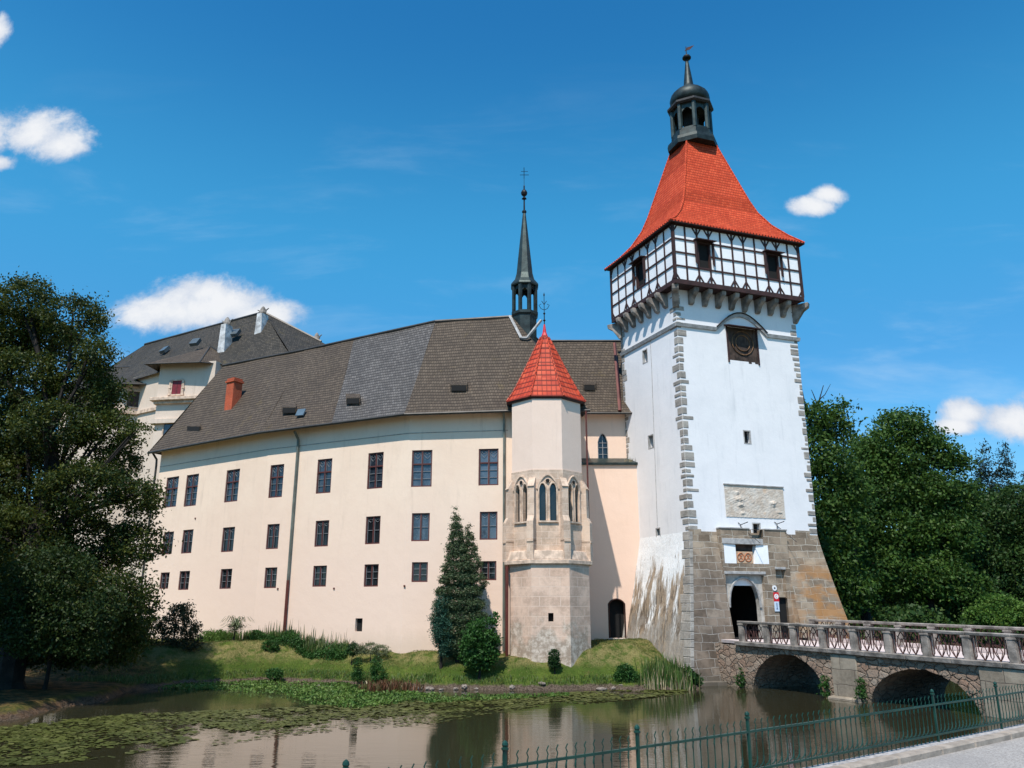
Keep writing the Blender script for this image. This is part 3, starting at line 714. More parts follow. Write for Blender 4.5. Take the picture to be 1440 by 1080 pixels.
# --- gate avant-corps with drawbridge recess, pointed arch and a small side door
BG = -.38; G = TFront(BG)
def gx_(x, y): return G.px(x, y)
A0 = ga0 - .004; A1 = ga1 + .004
ZT = G.px(1045, 744)[1]
zd = 2.30                                                      # deck level
ar0, _ = gx_(1030.5, 868); ar1, _ = gx_(1074.5, 868); arm = (ar0 + ar1) / 2; _, arz = gx_(1051, 812)
sp = zd + (arz - zd) * .50
curve = []
for i in range(17):                                            # slightly pointed arch
    t = i / 16; hw = (ar1 - ar0) / 2; ang = math.pi * (1 - t); x = math.cos(ang); zz_ = math.sin(ang) ** .82
    curve.append((arm + x * hw, sp + (arz - sp) * zz_))
rec = G.rect(1019, 766, 1081, 803)                             # white niche with the coat of arms
sd = G.rect(1096, 841, 1109, 880); sd = (sd[0], sd[1], zd, G.px(1102, 841)[1])
sr = (sd[0] - .02, sd[1] + .02, sd[3], G.px(1101, 801)[1])     # shallow recess over the small door
notch = G.rect(1056, 730, 1072, 757); notch = (notch[0], notch[1], notch[2], ZT)
def fill_arch(mb, W_, x0, x1, z0, z1, curve, d=0.0, dep=.5):
    mb.poly([W_(x0, z0, d), W_(curve[0][0], z0, d), W_(curve[0][0], z1, d), W_(x0, z1, d)])
    mb.poly([W_(curve[-1][0], z0, d), W_(x1, z0, d), W_(x1, z1, d), W_(curve[-1][0], z1, d)])
    for (p0, q0), (p1, q1) in zip(curve, curve[1:]): mb.poly([W_(p0, q0, d), W_(p1, q1, d), W_(p1, z1, d), W_(p0, z1, d)])
    cc = [(curve[0][0], z0)] + curve + [(curve[-1][0], z0)]
    for (p0, q0), (p1, q1) in zip(cc, cc[1:]): mb.poly([W_(p0, q0, d), W_(p1, q1, d), W_(p1, q1, d - dep), W_(p0, q0, d - dep)])
mb = MB()
za = rec[2] - .02                                              # head of arch zone
xr = rec[1] + .1
REC2 = (ar0 - .28, ar1 + .22, zd, za - .05)
mb2 = MB(); fill_arch(mb2, G, REC2[0], REC2[1], zd, REC2[3], curve, -.22, .35)
wall_grid(mb, G, A0, A1, -.5, ZT, [rec, sd, (REC2[0], REC2[1], zd, REC2[3]), notch, sr], .22)
mb.poly([G(A1, .2), G(A1, ZT), T(A1, .1, ZT), T(A1, .1, .2)]); mb.poly([G(A0, .2), G(A0, ZT), T(A0, .1, ZT), T(A0, .1, .2)])
# top: two stone caps either side of the little window notch
mb.poly([G(A0, ZT), G(notch[0], ZT), T(notch[0], .1, ZT), T(A0, .1, ZT)]); mb.poly([G(notch[1], ZT), G(A1, ZT), T(A1, .1, ZT), T(notch[1], .1, ZT)])
mb.poly([G(notch[0], notch[2]), G(notch[1], notch[2]), T(notch[1], .1, notch[2]), T(notch[0], .1, notch[2])])
for x in (notch[0], notch[1]): mb.poly([G(x, notch[2]), G(x, ZT), T(x, .1, ZT), T(x, .1, notch[2])])
gate = mb.build('gate_block', M_ash, tower, fixn=False)
mb2.build('gate_arch', plain('pale arch stone', (.40, .37, .33), .9, 0, .3, 2.5, .5), gate, fixn=False)
mb = MB(); mb.tube([G(x, z, -.20) for x, z in curve], .07, 6); mb.build('arch_moulding', M_sill, gate)
mb = MB(); mb.box((0, 0, 0), (0, 0, 0)); mb = MB()
ra, rb_, rz = ar0 - .5, ar1 + 1.1, arz + .3
for q4 in ([G(ra, zd, -.6), G(ra, zd, -7), G(ra, rz, -7), G(ra, rz, -.6)], [G(rb_, zd, -.6), G(rb_, zd, -7), G(rb_, rz, -7), G(rb_, rz, -.6)], [G(ra, zd, -7), G(rb_, zd, -7), G(rb_, rz, -7), G(ra, rz, -7)], [G(ra, rz, -.6), G(rb_, rz, -.6), G(rb_, rz, -7), G(ra, rz, -7)], [G(ra, zd, .9), G(rb_ + 1.2, zd, .9), G(rb_ + 1.2, zd, -7), G(ra, zd, -7)]): mb.poly(q4)
mb.build('gate_passage', plain('shade darkened passage stone', (.022, .019, .017), .95, 0, .3, 3, .3), gate, fixn=False)  # stone colour darkened so the passage reads as unlit
mb = MB(); bar(mb, G, sd[0] - .05, sd[1] + .05, zd, sd[3] + .05, -.30, -.16)
mb.build('side_door', M_black, gate)  # black slab stands in for the shade inside the doorway
mb = MB()
for x in (sd[0], sd[1]): mb.poly([G(x, zd), G(x, sd[3]), G(x, sd[3], -.2), G(x, zd, -.2)])
mb.poly([G(sd[0], sd[3], -.1), G(sd[1], sd[3], -.1), G(sd[1], sd[3], -.2), G(sd[0], sd[3], -.2)])
mb.poly([G(sr[0], sr[2], -.2), G(sr[1], sr[2], -.2), G(sr[1], sr[3], -.2), G(sr[0], sr[3], -.2)])
mb.build('side_door_recess', M_ash, gate, fixn=False)
# lintels and caps
for nm_, ar_ in (('cap_stone', (A0 - .03, notch[0] - .12, ZT, ZT + .08, -.37, .05)), ('cap_stone', (notch[1] + .12, A1 + .03, ZT, ZT + .08, -.37, .05)), ('lintel', (A0 + .05, ar1 + .32, rec[3] + .02, rec[3] + .34, -.2, .05)),
                 ('lintel', (A0 + .05, ar1 + .34, za - .16, za, -.2, .04)), ('lintel', (sr[0] - .03, sr[1] + .03, sr[3], sr[3] + .14, -.2, .04))):
    mb = MB(); bar(mb, G, *ar_); mb.build(nm_, M_sill, gate, bevel=.015)
# white niche: splayed sides, coat of arms slab
mb = MB(); a, b_, c_, e_ = rec; w1 = a + (b_ - a) * .27; w2 = a + (b_ - a) * .68; zb = c_ + (e_ - c_) * .28
mb.poly([G(a, zb, .0), G(w1, zb, -.04), G(w1, e_, -.04), G(a, e_, .0)]); mbn = mb; mb = MB(); mb.poly([G(w2, zb, -.04), G(b_, zb, .0), G(b_, e_, .0), G(w2 + .18, e_, -.04)])
mbn.poly([G(w1, zb, -.04), G(w1, zb, -.34), G(w1, e_, -.34), G(w1, e_, -.04)]); mb.poly([G(w2, zb, -.04), G(w2, zb, -.34), G(w2 + .18, e_, -.34), G(w2 + .18, e_, -.04)])
mb.build('niche_cheek', M_infill, gate, fixn=False); no = mbn.build('niche_cheek', M_infill, gate, fixn=False)
mb = MB(); mb.poly([G(w1, zb, -.34), G(w2, zb, -.34), G(w2 + .18, e_, -.34), G(w1, e_, -.34)]); mb.poly([G(w1, e_, -.04), G(w2 + .18, e_, -.04), G(w2 + .18, e_, -.34), G(w1, e_, -.34)]); mb.build('niche_back', M_board, no, fixn=False)  # dark board colour paints the shade at the back of the niche
mb = MB(); bar(mb, G, a, b_, c_ - .0, zb, -.2, -.01); mb.build('niche_sill', M_ash, no)
mb = MB(); bar(mb, G, w1 + .04, w2 - .02, zb + .02, zb + .68, -.21, -.12); slab = mb.build('coat_of_arms', plain('ochre heraldic slab', (.52, .36, .24), .9, 0, .25, 6, .4), gate, bevel=.01)
mb = MB()
for k_, xc in enumerate((w1 + (w2 - w1) * .30, w1 + (w2 - w1) * .70)):
    R_ = .215
    mb.tube([G(xc + R_ * math.cos(t * math.pi / 8), zb + .36 + R_ * 1.1 * math.sin(t * math.pi / 8), -.11) for t in range(17)], .035, 5)
    for t in range(5): mb.tube([G(xc - .12 + .06 * t, zb + .24 + .05 * (t % 2), -.115), G(xc + .10 - .05 * t, zb + .48, -.115)], .022, 4)
mb.build('shield_relief', plain('carved reddish shields', (.40, .15, .07), .9, 0, .4, 8, .4), slab)
# --- eroded relief panel above the gate
rp = TF.rect(1019.5, 683.5, 1102, 728)
a, b_, c_, e_ = rp; n1_, n2_ = 46, 26; mb = MB(); rr = np.random.default_rng(5)
cs = [(.22, .55, .16, .16, .10), (.25, .38, .1, .12, .10), (.20, .75, .05, .10, .09), (.80, .48, .09, .10, .11), (.82, .40, .05, .05, .07), (.27, .12, .06, .08, .06), (.9, .2, .1, .05, .05), (.5, .5, .25, .3, .02)]
grid = {}
for i in range(n1_ + 1):
    for j in range(n2_ + 1):
        u_, v_ = i / n1_, j / n2_; hgt = .03
        for cx, cy, sx_, sy_, am in cs: hgt += am * math.exp(-((u_ - cx) / sx_ * 1.5) ** 2 * 2 - ((v_ - cy) / sy_ * 1.4) ** 2 * 2) * (1 + .35 * math.sin(u_ * 90 + v_ * 30) * math.sin(v_ * 45 - u_ * 20))
        hgt += rr.uniform(-.008, .008)
        grid[i, j] = TF(a + (b_ - a) * u_, c_ + (e_ - c_) * v_, hgt)
for i in range(n1_):
    for j in range(n2_): mb.poly([grid[i, j], grid[i + 1, j], grid[i + 1, j + 1], grid[i, j + 1]])
m, q, b, o = newmat('eroded relief plaster'); p = geo(q)
c = q.mix(q.sm(q.noise(p, 2.2, 6, .7), .4, .62), (.50, .41, .33), (.62, .56, .49)); c = q.mix(q.sm(q.noise(p, 1.1, 5, .7), .56, .7, 0, .6), c, (.55, .33, .18))
q.set(b.inputs['Base Color'], c); b.inputs['Roughness'].default_value = .95; bump(q, b, q.noise(p, 5, 6, .6), .5, .03)
pn_ = mb.build('relief_panel', m, tower, fixn=False)
mb = MB(); bar(mb, TF, a - .04, b_ + .04, e_ - .01, e_ + .05, -.02, .09); mb.build('panel_edge', M_sill, pn_)
# old iron brackets and lightning rod
for x, y in ((1041, 738), (1092, 737)):
    mb = MB(); s0, z0 = TF.px(x, y); mb.tube([TF(s0, z0 - .3, .02), TF(s0, z0, .05), TF(s0 + .15, z0 + .12, .5)], .025, 5); mb.tube([TF(s0, z0 + .0, .05), TF(s0 - .16, z0 + .12, .03)], .02, 5)
    mb.tube([TF(s0, z0 - .1, .03), TF(s0 + .55, z0 - 1.1, .9)], .018, 5)
    mb.build('drawbridge_bracket', M_iron, tower)
mb = MB(); s0, z0 = TLf.px(917, 520); s1, z1 = TLf.px(925, 740); mb.tube([TLf(s0, z0 + 2.2, .03), TLf(s0, z0, .03), TLf(s1, z1, .03)], .015, 5)
mb.build('lightning_cable', M_sill, tower)
# --- timber framed top storey
OX0, OX1, OY0, OY1 = -.50, 8.85, -.85, 6.75
ZE = 27.1
mb = MB(); BF = TFront(OY0); BL = TLeft(OX0, OY1)
LF, LL = OX1 - OX0, OY1 - OY0
fb = lambda i: OX0 + LF * i / 11.0; lb = lambda i: LL * i / 8.0
Z0 = ZB + .28; rows = [Z0 + (ZE - .18 - Z0) * i / 4 for i in range(5)]
fwin = [(fb(2) + .0, fb(3) - .0, rows[1] + .05, rows[3] - .05), (fb(8) + .0, fb(9) - .0, rows[1] + .05, rows[3] - .05)]
lwin = [(lb(4) - .45, lb(4) + .45, rows[1] + .05, rows[3] - .05)]
wall_grid(mb, BF, OX0, OX1, ZB, ZE, fwin, .1); wall_grid(mb, BL, 0, LL, ZB, ZE, lwin, .1)
mb.poly([T(OX1, OY0, ZB), T(OX1, OY1, ZB), T(OX1, OY1, ZE), T(OX1, OY0, ZE)]); mb.poly([T(OX0, OY1, ZB), T(OX1, OY1, ZB), T(OX1, OY1, ZE), T(OX0, OY1, ZE)])
top = mb.build('timber_storey', M_infill, tower, fixn=False)
mb = MB(); mb.poly([T(OX0, OY0, ZB + .004), T(OX1, OY0, ZB + .004), T(OX1, OY1, ZB + .004), T(OX0, OY1, ZB + .004)]); mb.build('soffit', M_timber, top, fixn=False)
def beam(mb, W_, p0, p1, w, d0=-.05, d1=.05):
    (x0, z0), (x1, z1) = p0, p1; dx, dz = x1 - x0, z1 - z0; L = math.hypot(dx, dz); px_, pz_ = -dz / L * w / 2, dx / L * w / 2
    mb.hexa([W_(x0 - px_, z0 - pz_, d0), W_(x1 - px_, z1 - pz_, d0), W_(x1 - px_, z1 - pz_, d1), W_(x0 - px_, z0 - pz_, d1),
             W_(x0 + px_, z0 + pz_, d0), W_(x1 + px_, z1 + pz_, d0), W_(x1 + px_, z1 + pz_, d1), W_(x0 + px_, z0 + pz_, d1)])
def frame(W_, L0, studs, wins, bst, nm, skipbelow=()):
    mb = MB(); x0, x1 = studs[0], studs[-1]
    beam(mb, W_, (x0 - .06, ZB + .14), (x1 + .06, ZB + .14), .30, -.05, .07); beam(mb, W_, (x0, ZE - .09), (x1, ZE - .09), .2, -.05, .06)
    for i, s_ in enumerate(studs):
        w = .20 if i in (0, len(studs) - 1) else .105
        segs = [(Z0, rows[4])]
        for wn in wins:
            if wn[0] - .01 < s_ < wn[1] + .01: segs = [(Z0, rows[1]), (rows[3], rows[4])]
        for za_, zb_ in segs: beam(mb, W_, (s_, za_), (s_, zb_), w, -.05, .048 if w < .15 else .062)
    for r_ in rows[1:4]:
        cuts = [x0] + [c for wn in wins if wn[2] - .1 < r_ < wn[3] + .1 and r_ == rows[2] for c in (wn[0], wn[1])] + [x1]
        for k_ in range(0, len(cuts), 2): beam(mb, W_, (cuts[k_], r_), (cuts[k_ + 1], r_), .10, -.05, .054)
    bay = (x1 - x0) / (len(studs) - 1)
    for i in bst:
        s_ = studs[i]
        for sg in (-1, 1):
            if s_ + sg * .3 < x0 or s_ + sg * .3 > x1: continue
            for zb_, zt_ in ((ZB + .28, rows[1] - .42), (ZE - .18, rows[3] + .42)):
                beam(mb, W_, (s_ + sg * .30, zb_), (s_ + sg * .0, zt_), .085, -.05, .044)
    mb.build(nm, M_timber, top)
frame(BF, LF, [fb(i) for i in range(12)], fwin, [0, 2, 3, 5, 6, 8, 9, 11], 'timber_frame')
frame(BL, LL, [lb(i) for i in range(9)], lwin, [0, 2, 3, 5, 6, 8], 'timber_frame')
for W_, wn in ((BF, fwin[0]), (BF, fwin[1]), (BL, lwin[0])):
    a, b_, c_, e_ = wn; mb = MB()
    for (p0, p1) in (((a, c_), (a, e_)), ((b_, c_), (b_, e_))): beam(mb, W_, p0, p1, .10, -.1, .07)
    beam(mb, W_, (a, c_), (b_, c_), .09, -.2, .065); beam(mb, W_, (a, e_), (b_, e_), .1, -.2, .065)
    wo = mb.build('window', M_timber, top)
    mb = MB(); mb.poly([W_(a, c_, -.11), W_(b_, c_, -.11), W_(b_, e_, -.11), W_(a, e_, -.11)]); mb.build('opening', M_black, wo, fixn=False)
    for x, sg in ((a, -1), (b_, 1)):                                # shutters standing open
        mb = MB(); xa_, xb_ = x + sg * .16, x + sg * .23; mb.hexa([W_(xa_, c_ + .35, .06), W_(xb_, c_ + .35, .06), W_(xb_, c_ + .15, .20), W_(xa_, c_ + .15, .20), W_(xa_, e_ + .1, .06), W_(xb_, e_ + .1, .06), W_(xb_, e_ + .02, .24), W_(xa_, e_ + .02, .24)])
        mb.build('shutter', M_timber, wo)
    mb = MB(); mb.hexa([W_(a - .25, e_ + .12, .0), W_(b_ + .25, e_ + .12, .0), W_(b_ + .30, e_ + .06, .45), W_(a - .30, e_ + .06, .45), W_(a - .25, e_ + .18, .0), W_(b_ + .25, e_ + .18, .0), W_(b_ + .30, e_ + .11, .45), W_(a - .30, e_ + .11, .45)])
    mb.build('hood', M_timber, wo)
# corbels
def corbel(W_, s_, reach, w=.31):
    prof = [(0, ZB - .92), (.12, ZB - .96), (.26, ZB - .86), (.34, ZB - .66), (.48, ZB - .50), (reach * .74, ZB - .44), (reach * .95, ZB - .30), (reach, ZB - .12), (reach, ZB), (0, ZB)]
    mb = MB(); n_ = len(prof); i0 = 0
    L = [W_(s_ - w / 2, z, d - .02) for d, z in prof]; R_ = [W_(s_ + w / 2, z, d - .02) for d, z in prof]
    mb.poly(L); mb.poly(R_[::-1])
    for k_ in range(n_): mb.poly([L[k_], R_[k_], R_[(k_ + 1) % n_], L[(k_ + 1) % n_]])
    return mb
for i in range(8): corbel(TF, TW * (.117 + .110 * i) - .0, .82).build('corbel', M_par, tower, bevel=.03)
for i in range(6): corbel(TLf, TD * (.13 + .145 * i), .50 + .30).build('corbel', M_par, tower, bevel=.03)
for (a, b_, dx, dy) in ((0, 0, -1, -1), (TW, 0, 1, -1), (0, TD, -1, 1)):
    mb = MB(); w = .20
    P0 = T(a, b_, 0); Dr = (T(a + dx * .50, b_ + dy * .80, 0) - P0); Ln = Dr.length; Dr.normalize(); Sd = Vector((-Dr.y, Dr.x, 0))
    prof = [(-.1, ZB - 1.25), (.10, ZB - 1.2), (.28, ZB - .9), (Ln * .6, ZB - .5), (Ln * .95, ZB - .3), (Ln, ZB), (-.1, ZB)]
    L = [P0 + Dr * d + Sd * w + Vector((0, 0, z)) for d, z in prof]; R_ = [P0 + Dr * d - Sd * w + Vector((0, 0, z)) for d, z in prof]
    mb.poly(L); mb.poly(R_[::-1])
    for k_ in range(len(prof)): mb.poly([L[k_], R_[k_], R_[(k_ + 1) % len(prof)], L[(k_ + 1) % len(prof)]])
    mb.build('corbel', M_par, tower, bevel=.03)
# --- bell cast tile roof
ec = .33
cxa, cyb = (OX0 + OX1) / 2, (OY0 + OY1) / 2
hx, hy = LF / 2 + ec, LL / 2 + ec
RP = [(a_ / hx, b_ / hy, z_) for a_, b_, z_ in ((hx, hy, ZE - .06), (4.25, 3.62, ZE + .55), (3.45, 3.02, ZE + 1.45), (2.85, 2.54, ZE + 2.5), (2.50, 2.24, ZE + 3.5), (1.78, 1.56, ZE + 6.1), (1.18, .98, ZE + 8.3))]
mb = MB()
for (x0, y0, z0), (x1, y1, z1) in zip(RP, RP[1:]):
    A_ = [(-1, -1), (1, -1), (1, 1), (-1, 1)]
    for k_ in range(4):
        (p0, q0), (p1, q1) = A_[k_], A_[(k_ + 1) % 4]
        mb.poly([T(cxa + p0 * hx * x0, cyb + q0 * hy * y0, z0), T(cxa + p1 * hx * x0, cyb + q1 * hy * y0, z0), T(cxa + p1 * hx * x1, cyb + q1 * hy * y1, z1), T(cxa + p0 * hx * x1, cyb + q0 * hy * y1, z1)])
rf = mb.build('tiled_roof', M_redt, tower, fixn=True)
mb = MB(); z = ZE - .08
mb.poly([T(cxa - hx, cyb - hy, z), T(cxa + hx, cyb - hy, z), T(cxa + hx, cyb + hy, z), T(cxa - hx, cyb + hy, z)])
for (p0, q0), (p1, q1) in (((-1, -1), (1, -1)), ((-1, 1), (-1, -1)), ((1, -1), (1, 1))):
    mb.tube([T(cxa + p0 * hx * .995, cyb + q0 * hy * .995, ZE - .10), T(cxa + p1 * hx * .995, cyb + q1 * hy * .995, ZE - .10)], .055, 5)
mb.build('eaves', M_timber, rf, fixn=False)
mb = MB()
for p0, q0 in ((-1, -1), (1, -1), (-1, 1)):
    mb.tube([T(cxa + p0 * hx * x0, cyb + q0 * hy * y0, z0 + .03) for x0, y0, z0 in RP], .07, 6)
mb.build('hip_tiles', M_redt, rf)
# row of tile ends along the eaves
mb = MB()
nn_ = 44
for i in range(nn_): 
    a = cxa - hx + 2 * hx * (i + .5) / nn_; mb.tube([T(a, cyb - hy - .03, ZE - .05), T(a, cyb - hy + .4, ZE + .14)], .075, 5)
for i in range(36):
    b_ = cyb - hy + 2 * hy * (i + .5) / 36; mb.tube([T(cxa - hx - .03, b_, ZE - .05), T(cxa - hx + .4, b_, ZE + .10)], .075, 5)
mb.build('eave_tiles', M_redt, rf)
# --- lantern with onion cap
LC = T(cxa, cyb, 0); LZ = ZE + 8.4
ph = math.radians(19 + 22.5)
mb = MB(); mb.lathe((LC.x, LC.y, LZ), [(1.76, -.25), (1.80, .05), (1.74, .30), (1.5, .42), (1.46, 1.0)], 8, ph); lan = mb.build('lantern', M_copper, tower)
mb = MB()
for i in range(8):
    a = ph + i * math.pi / 4; x, y = LC.x + 1.33 * math.cos(a), LC.y + 1.33 * math.sin(a)
    mb.tube([(x, y, LZ + .9), (x, y, LZ + 3.0)], .17, 6)
    a2 = ph + (i + 1) * math.pi / 4; x2, y2 = LC.x + 1.33 * math.cos(a2), LC.y + 1.33 * math.sin(a2)
    P_, Q_ = Vector((x, y, 0)), Vector((x2, y2, 0)); ar = []
    for t in range(9):
        f = .1 + .8 * t / 8; ar.append((P_.lerp(Q_, f), LZ + 2.25 + .38 * math.sin(math.pi * t / 8)))
    for (pa, za_), (pb, zb_) in zip(ar, ar[1:]): mb.poly([pa + Vector((0, 0, za_)), pb + Vector((0, 0, zb_)), pb + Vector((0, 0, LZ + 3.0)), pa + Vector((0, 0, LZ + 3.0))])
mb.build('arcade', M_copperl, lan, fixn=False)
mb = MB(); mb.lathe((LC.x, LC.y, LZ), [(.55, .9), (.55, 3.0)], 8, ph); mb.build('bell_core', M_black, lan)
mb = MB(); mb.lathe((LC.x, LC.y, LZ), [(1.52, 2.95), (1.66, 3.05), (1.66, 3.2), (1.30, 3.34), (1.26, 3.5)], 8, ph); mb.build('cornice', M_dark, lan)
mb = MB(); mb.lathe((LC.x, LC.y, LZ), [(1.24, 3.4), (1.40, 3.65), (1.43, 3.95), (1.33, 4.25), (1.06, 4.55), (.70, 4.8), (.44, 5.0), (.35, 5.25), (.28, 5.9), (.17, 6.8), (.09, 7.5)], 20, ph)
mb.build('onion_dome', M_copper, lan, smooth=True)
mb = MB(); mb.lathe((LC.x, LC.y, LZ + 7.42), [(.07, 0), (.30, .08), (.33, .16), (.26, .30), (.10, .36), (.04, .5), (.03, 1.15)], 12, 0); mb.build('finial', M_iron, lan)
mb = MB(); z = LZ + 8.3
mb.poly([(LC.x - .12, LC.y, z - .1), (LC.x + .28, LC.y, z + .02), (LC.x + .62, LC.y, z + .40), (LC.x + .30, LC.y, z + .28), (LC.x + .1, LC.y, z + .22)])
mb.poly([(LC.x - .12, LC.y + .02, z - .1), (LC.x + .28, LC.y + .02, z + .02), (LC.x + .62, LC.y + .02, z + .40), (LC.x + .30, LC.y + .02, z + .28), (LC.x + .1, LC.y + .02, z + .22)])
mb.build('weathervane', M_rust, lan, fixn=False)

# ================================================================== long residential wing
WA, WB, WC, WD, WE = (-26.2, 58.7), (-16.15, 51.95), (-6.2, 46.95), (-.25, 46.15), (4.0, 46.0)
EZ = 15.1
wing = thing('castle_wing', 'long cream three storey castle wing with dark shingle roof facing the moat', 'building', (-8, 50, 0))
P1, P2, P3, P4 = Plane(WA, WB), Plane(WB, WC), Plane(WC, WD), Plane(WD, WE)
seg = {1: P1, 2: P2, 3: P3}
wins = [  # column, row style, segment, pixel rect
    (1, 'tall', 232.5, 671, 249.5, 713), (1, 'tall', 260.5, 667.5, 277.5, 711.5), (1, 'tall', 317, 660.5, 335.5, 705.5), (2, 'tall', 379, 653.5, 398, 699.5),
    (2, 'tall', 445.5, 645.5, 466, 693.5), (2, 'tall', 517, 636.5, 538.5, 687), (3, 'tall', 578.8, 633, 607.5, 684.5), (3, 'tall', 673, 631, 701, 682.5),
    (1, 'mid', 229, 748, 243, 779.5), (1, 'mid', 256, 745, 270.5, 778), (1, 'mid', 312, 741.5, 329, 776), (2, 'mid', 375, 737, 392, 772),
    (2, 'mid', 443, 732, 462, 768.5), (2, 'mid', 514, 726, 534.5, 765), (3, 'mid', 578.8, 721.5, 604, 761), (3, 'mid', 674.5, 719.5, 699.5, 759),
    (1, 'low', 225, 805, 237.5, 828), (1, 'low', 251.5, 803, 266, 829.5), (1, 'low', 309.5, 800, 325.5, 828), (2, 'low', 372, 798, 389, 827),
    (2, 'low', 440, 795.5, 459, 825), (2, 'low', 512, 793.5, 532, 825), (3, 'low', 579, 790.5, 601.5, 818.5), (3, 'low', 675, 789, 698, 816),
    (2, 'vent', 499.5, 869.5, 509.5, 888)]
holes = {1: [], 2: [], 3: []}; rects = []
for sg, st_, x0, y0, x1, y1 in wins:
    r = seg[sg].rect(x0, y0, x1, y1); r = (max(r[0], .12), min(r[1], seg[sg].L - .1), r[2], r[3]); holes[sg].append(r); rects.append((sg, st_, r))
mb = MB()
for k_, W_ in seg.items(): wall_grid(mb, W_, 0, W_.L, -.5, EZ + .6, holes[k_], .2)
mb.poly([P4(0, -.5), P4(P4.L, -.5), P4(P4.L, EZ + .6), P4(0, EZ + .6)])
# ends and back
BK = [(-21.0, 68.0), (-12.5, 62.5), (-2, 57.6), (4.0, 57.0)]
for a, b_ in ((WE, BK[3]), (BK[3], BK[2]), (BK[2], BK[1]), (BK[1], BK[0]), (BK[0], WA)):
    mb.poly([(a[0], a[1], -.5), (b_[0], b_[1], -.5), (b_[0], b_[1], EZ + .6), (a[0], a[1], EZ + .6)])
mb.build('wall', M_peach, wing, fixn=False)
for i, (sg, st_, r) in enumerate(rects):
    W_ = seg[sg]
    if st_ == 'vent':
        k = MB(); a, b_, c_, e_ = r; bar(k, W_, a, b_, c_, e_, -.2, -.17); k.build('cellar_opening', M_black, wing); continue
    gl = M_glass if st_ == 'tall' else M_glassd
    if sg == 3 and st_ != 'low': gl = M_glassl
    window(W_, r, st_, wing, gl)
# eave line and ridge line (plan) of the wing's roof
def offs(P, Q, R_, d):
    """offset of vertex Q outwards by d"""
    n1 = Plane(P, Q).n if P else Plane(Q, R_).n; n2 = Plane(Q, R_).n if R_ else n1
    n = (n1 + n2).normalized(); k = d / max(.3, n.dot(n1)); return (Q[0] + n.x * k, Q[1] + n.y * k)
OV = .78
EV = [offs(None, WA, WB, OV), offs(WA, WB, WC, OV), offs(WB, WC, WD, OV), offs(WC, WD, WE, OV), offs(WD, WE, None, OV)]
ua = P1.u; EV[0] = (EV[0][0] - ua.x * .5, EV[0][1] - ua.y * .5); EV[4] = (EV[4][0] + .6, EV[4][1])
RZ = 22.97
RG = [(-23.3, 62.6), (-12.9, 56.55), (-5.35, 51.95), (.05, 50.9), (2.0, 56.0)]
RG.insert(1, (-13.0, 56.5)); RG = [(-23.6, 62.2), (-15.9, 58.1), (-5.3, 51.85), (.05, 50.9), (2.0, 56.0)]
e = [Vector((x, y, EZ - .02)) for x, y in EV]; r_ = [Vector((x, y, RZ)) for x, y in RG]
def sag(a, b_, c_, d_, mb, n=6):
    """roof slope between eave a-b and ridge d-c, gently bell cast at the eaves and slightly uneven"""
    rows_ = []
    for i in range(n + 1):
        t = i / n; zz = -.28 * math.sin(math.pi * min(1, t * 1.0)) * (1 - t) * 1.0
        row = []
        for j in range(n + 1):
            s_ = j / n; lo = a.lerp(b_, s_); hi = d_.lerp(c_, s_); q_ = lo.lerp(hi, t); q_.z += zz + .035 * math.sin(s_ * 9 + t * 5 + a.x); row.append(q_)
        rows_.append(row)
    for i in range(n):
        for j in range(n):
            mb.poly([rows_[i][j], rows_[i][j + 1], rows_[i + 1][j + 1], rows_[i + 1][j]])
            L = (b_ - a).length; H = ((d_ - a).length + (c_ - b_).length) / 2; H = min(H, 9.9) if False else H; u0, u1, v0, v1 = L * j / n + a.x, L * (j + 1) / n + a.x, H * i / n, H * (i + 1) / n
            while len(mb.uv) < len(mb.f) - 1: mb.uv.append(None)
            mb.uv.append([(u0, v0), (u1, v0), (u1, v1), (u0, v1)])
mb = MB()
sag(e[0], e[1], r_[1], r_[0], mb); em, rm = e[1].lerp(e[2], .52), r_[1].lerp(r_[2], .40); sag(e[1], em, rm, r_[1], mb, 5); sag(e[2], e[3], r_[3], r_[2], mb)
RE = Vector((6.0, 51.15, 16.45))
mb.poly([e[3], e[4], r_[3]]); mb.poly([e[4], Vector((4.6, 51.0, 16.0)), r_[4], r_[3]])
bk = [Vector((x, y, EZ)) for x, y in BK]
mb.poly([e[0], r_[0], Vector((-21.8, 68.4, EZ))]); mb.poly([Vector((-21.8, 68.4, EZ)), r_[0], r_[1], bk[1]]); mb.poly([bk[1], r_[1], r_[2], bk[2]]); mb.poly([bk[2], r_[2], r_[3], r_[4]]); mb.uv += [None] * (len(mb.f) - len(mb.uv))
roof = mb.build('roof', M_roof, wing, fixn=False)
mb = MB(); sag(em, e[2], r_[2], rm, mb, 6); mb.build('greyer_shingles', M_roofg, roof, fixn=False)  # separate greyer colour on this stretch of the slope
mb = MB(); mb.tube([p + Vector((0, 0, .05)) for p in r_], .11, 6); mb.build('ridge_capping', M_gutter, roof)
mb = MB()
for i in range(4):
    a, b_ = e[i], e[i + 1]; mb.tube([a + Vector((0, 0, -.05)), b_ + Vector((0, 0, -.05))], .085, 6)
mb.build('gutter', M_gutter, roof)
mb = MB()   # boarded soffit under the eaves
wc = [Vector((p[0], p[1], EZ - .12)) for p in (WA, WB, WC, WD, WE)]
for i in range(4): mb.poly([e[i] + Vector((0, 0, -.10)), e[i + 1] + Vector((0, 0, -.10)), wc[i + 1] + Vector((0, 0, .2)), wc[i] + Vector((0, 0, .2))])
mb.build('soffit', M_cream, roof, fixn=False)
mb = MB()
for W_ in (P1, P2, P3): mb.tube([W_(0, EZ - 1.05, .02), W_(W_.L, EZ - 1.05, .02)], .02, 4)
mb.build('eaves_line', M_sill, wing)  # thin grey line along the wall below the eaves
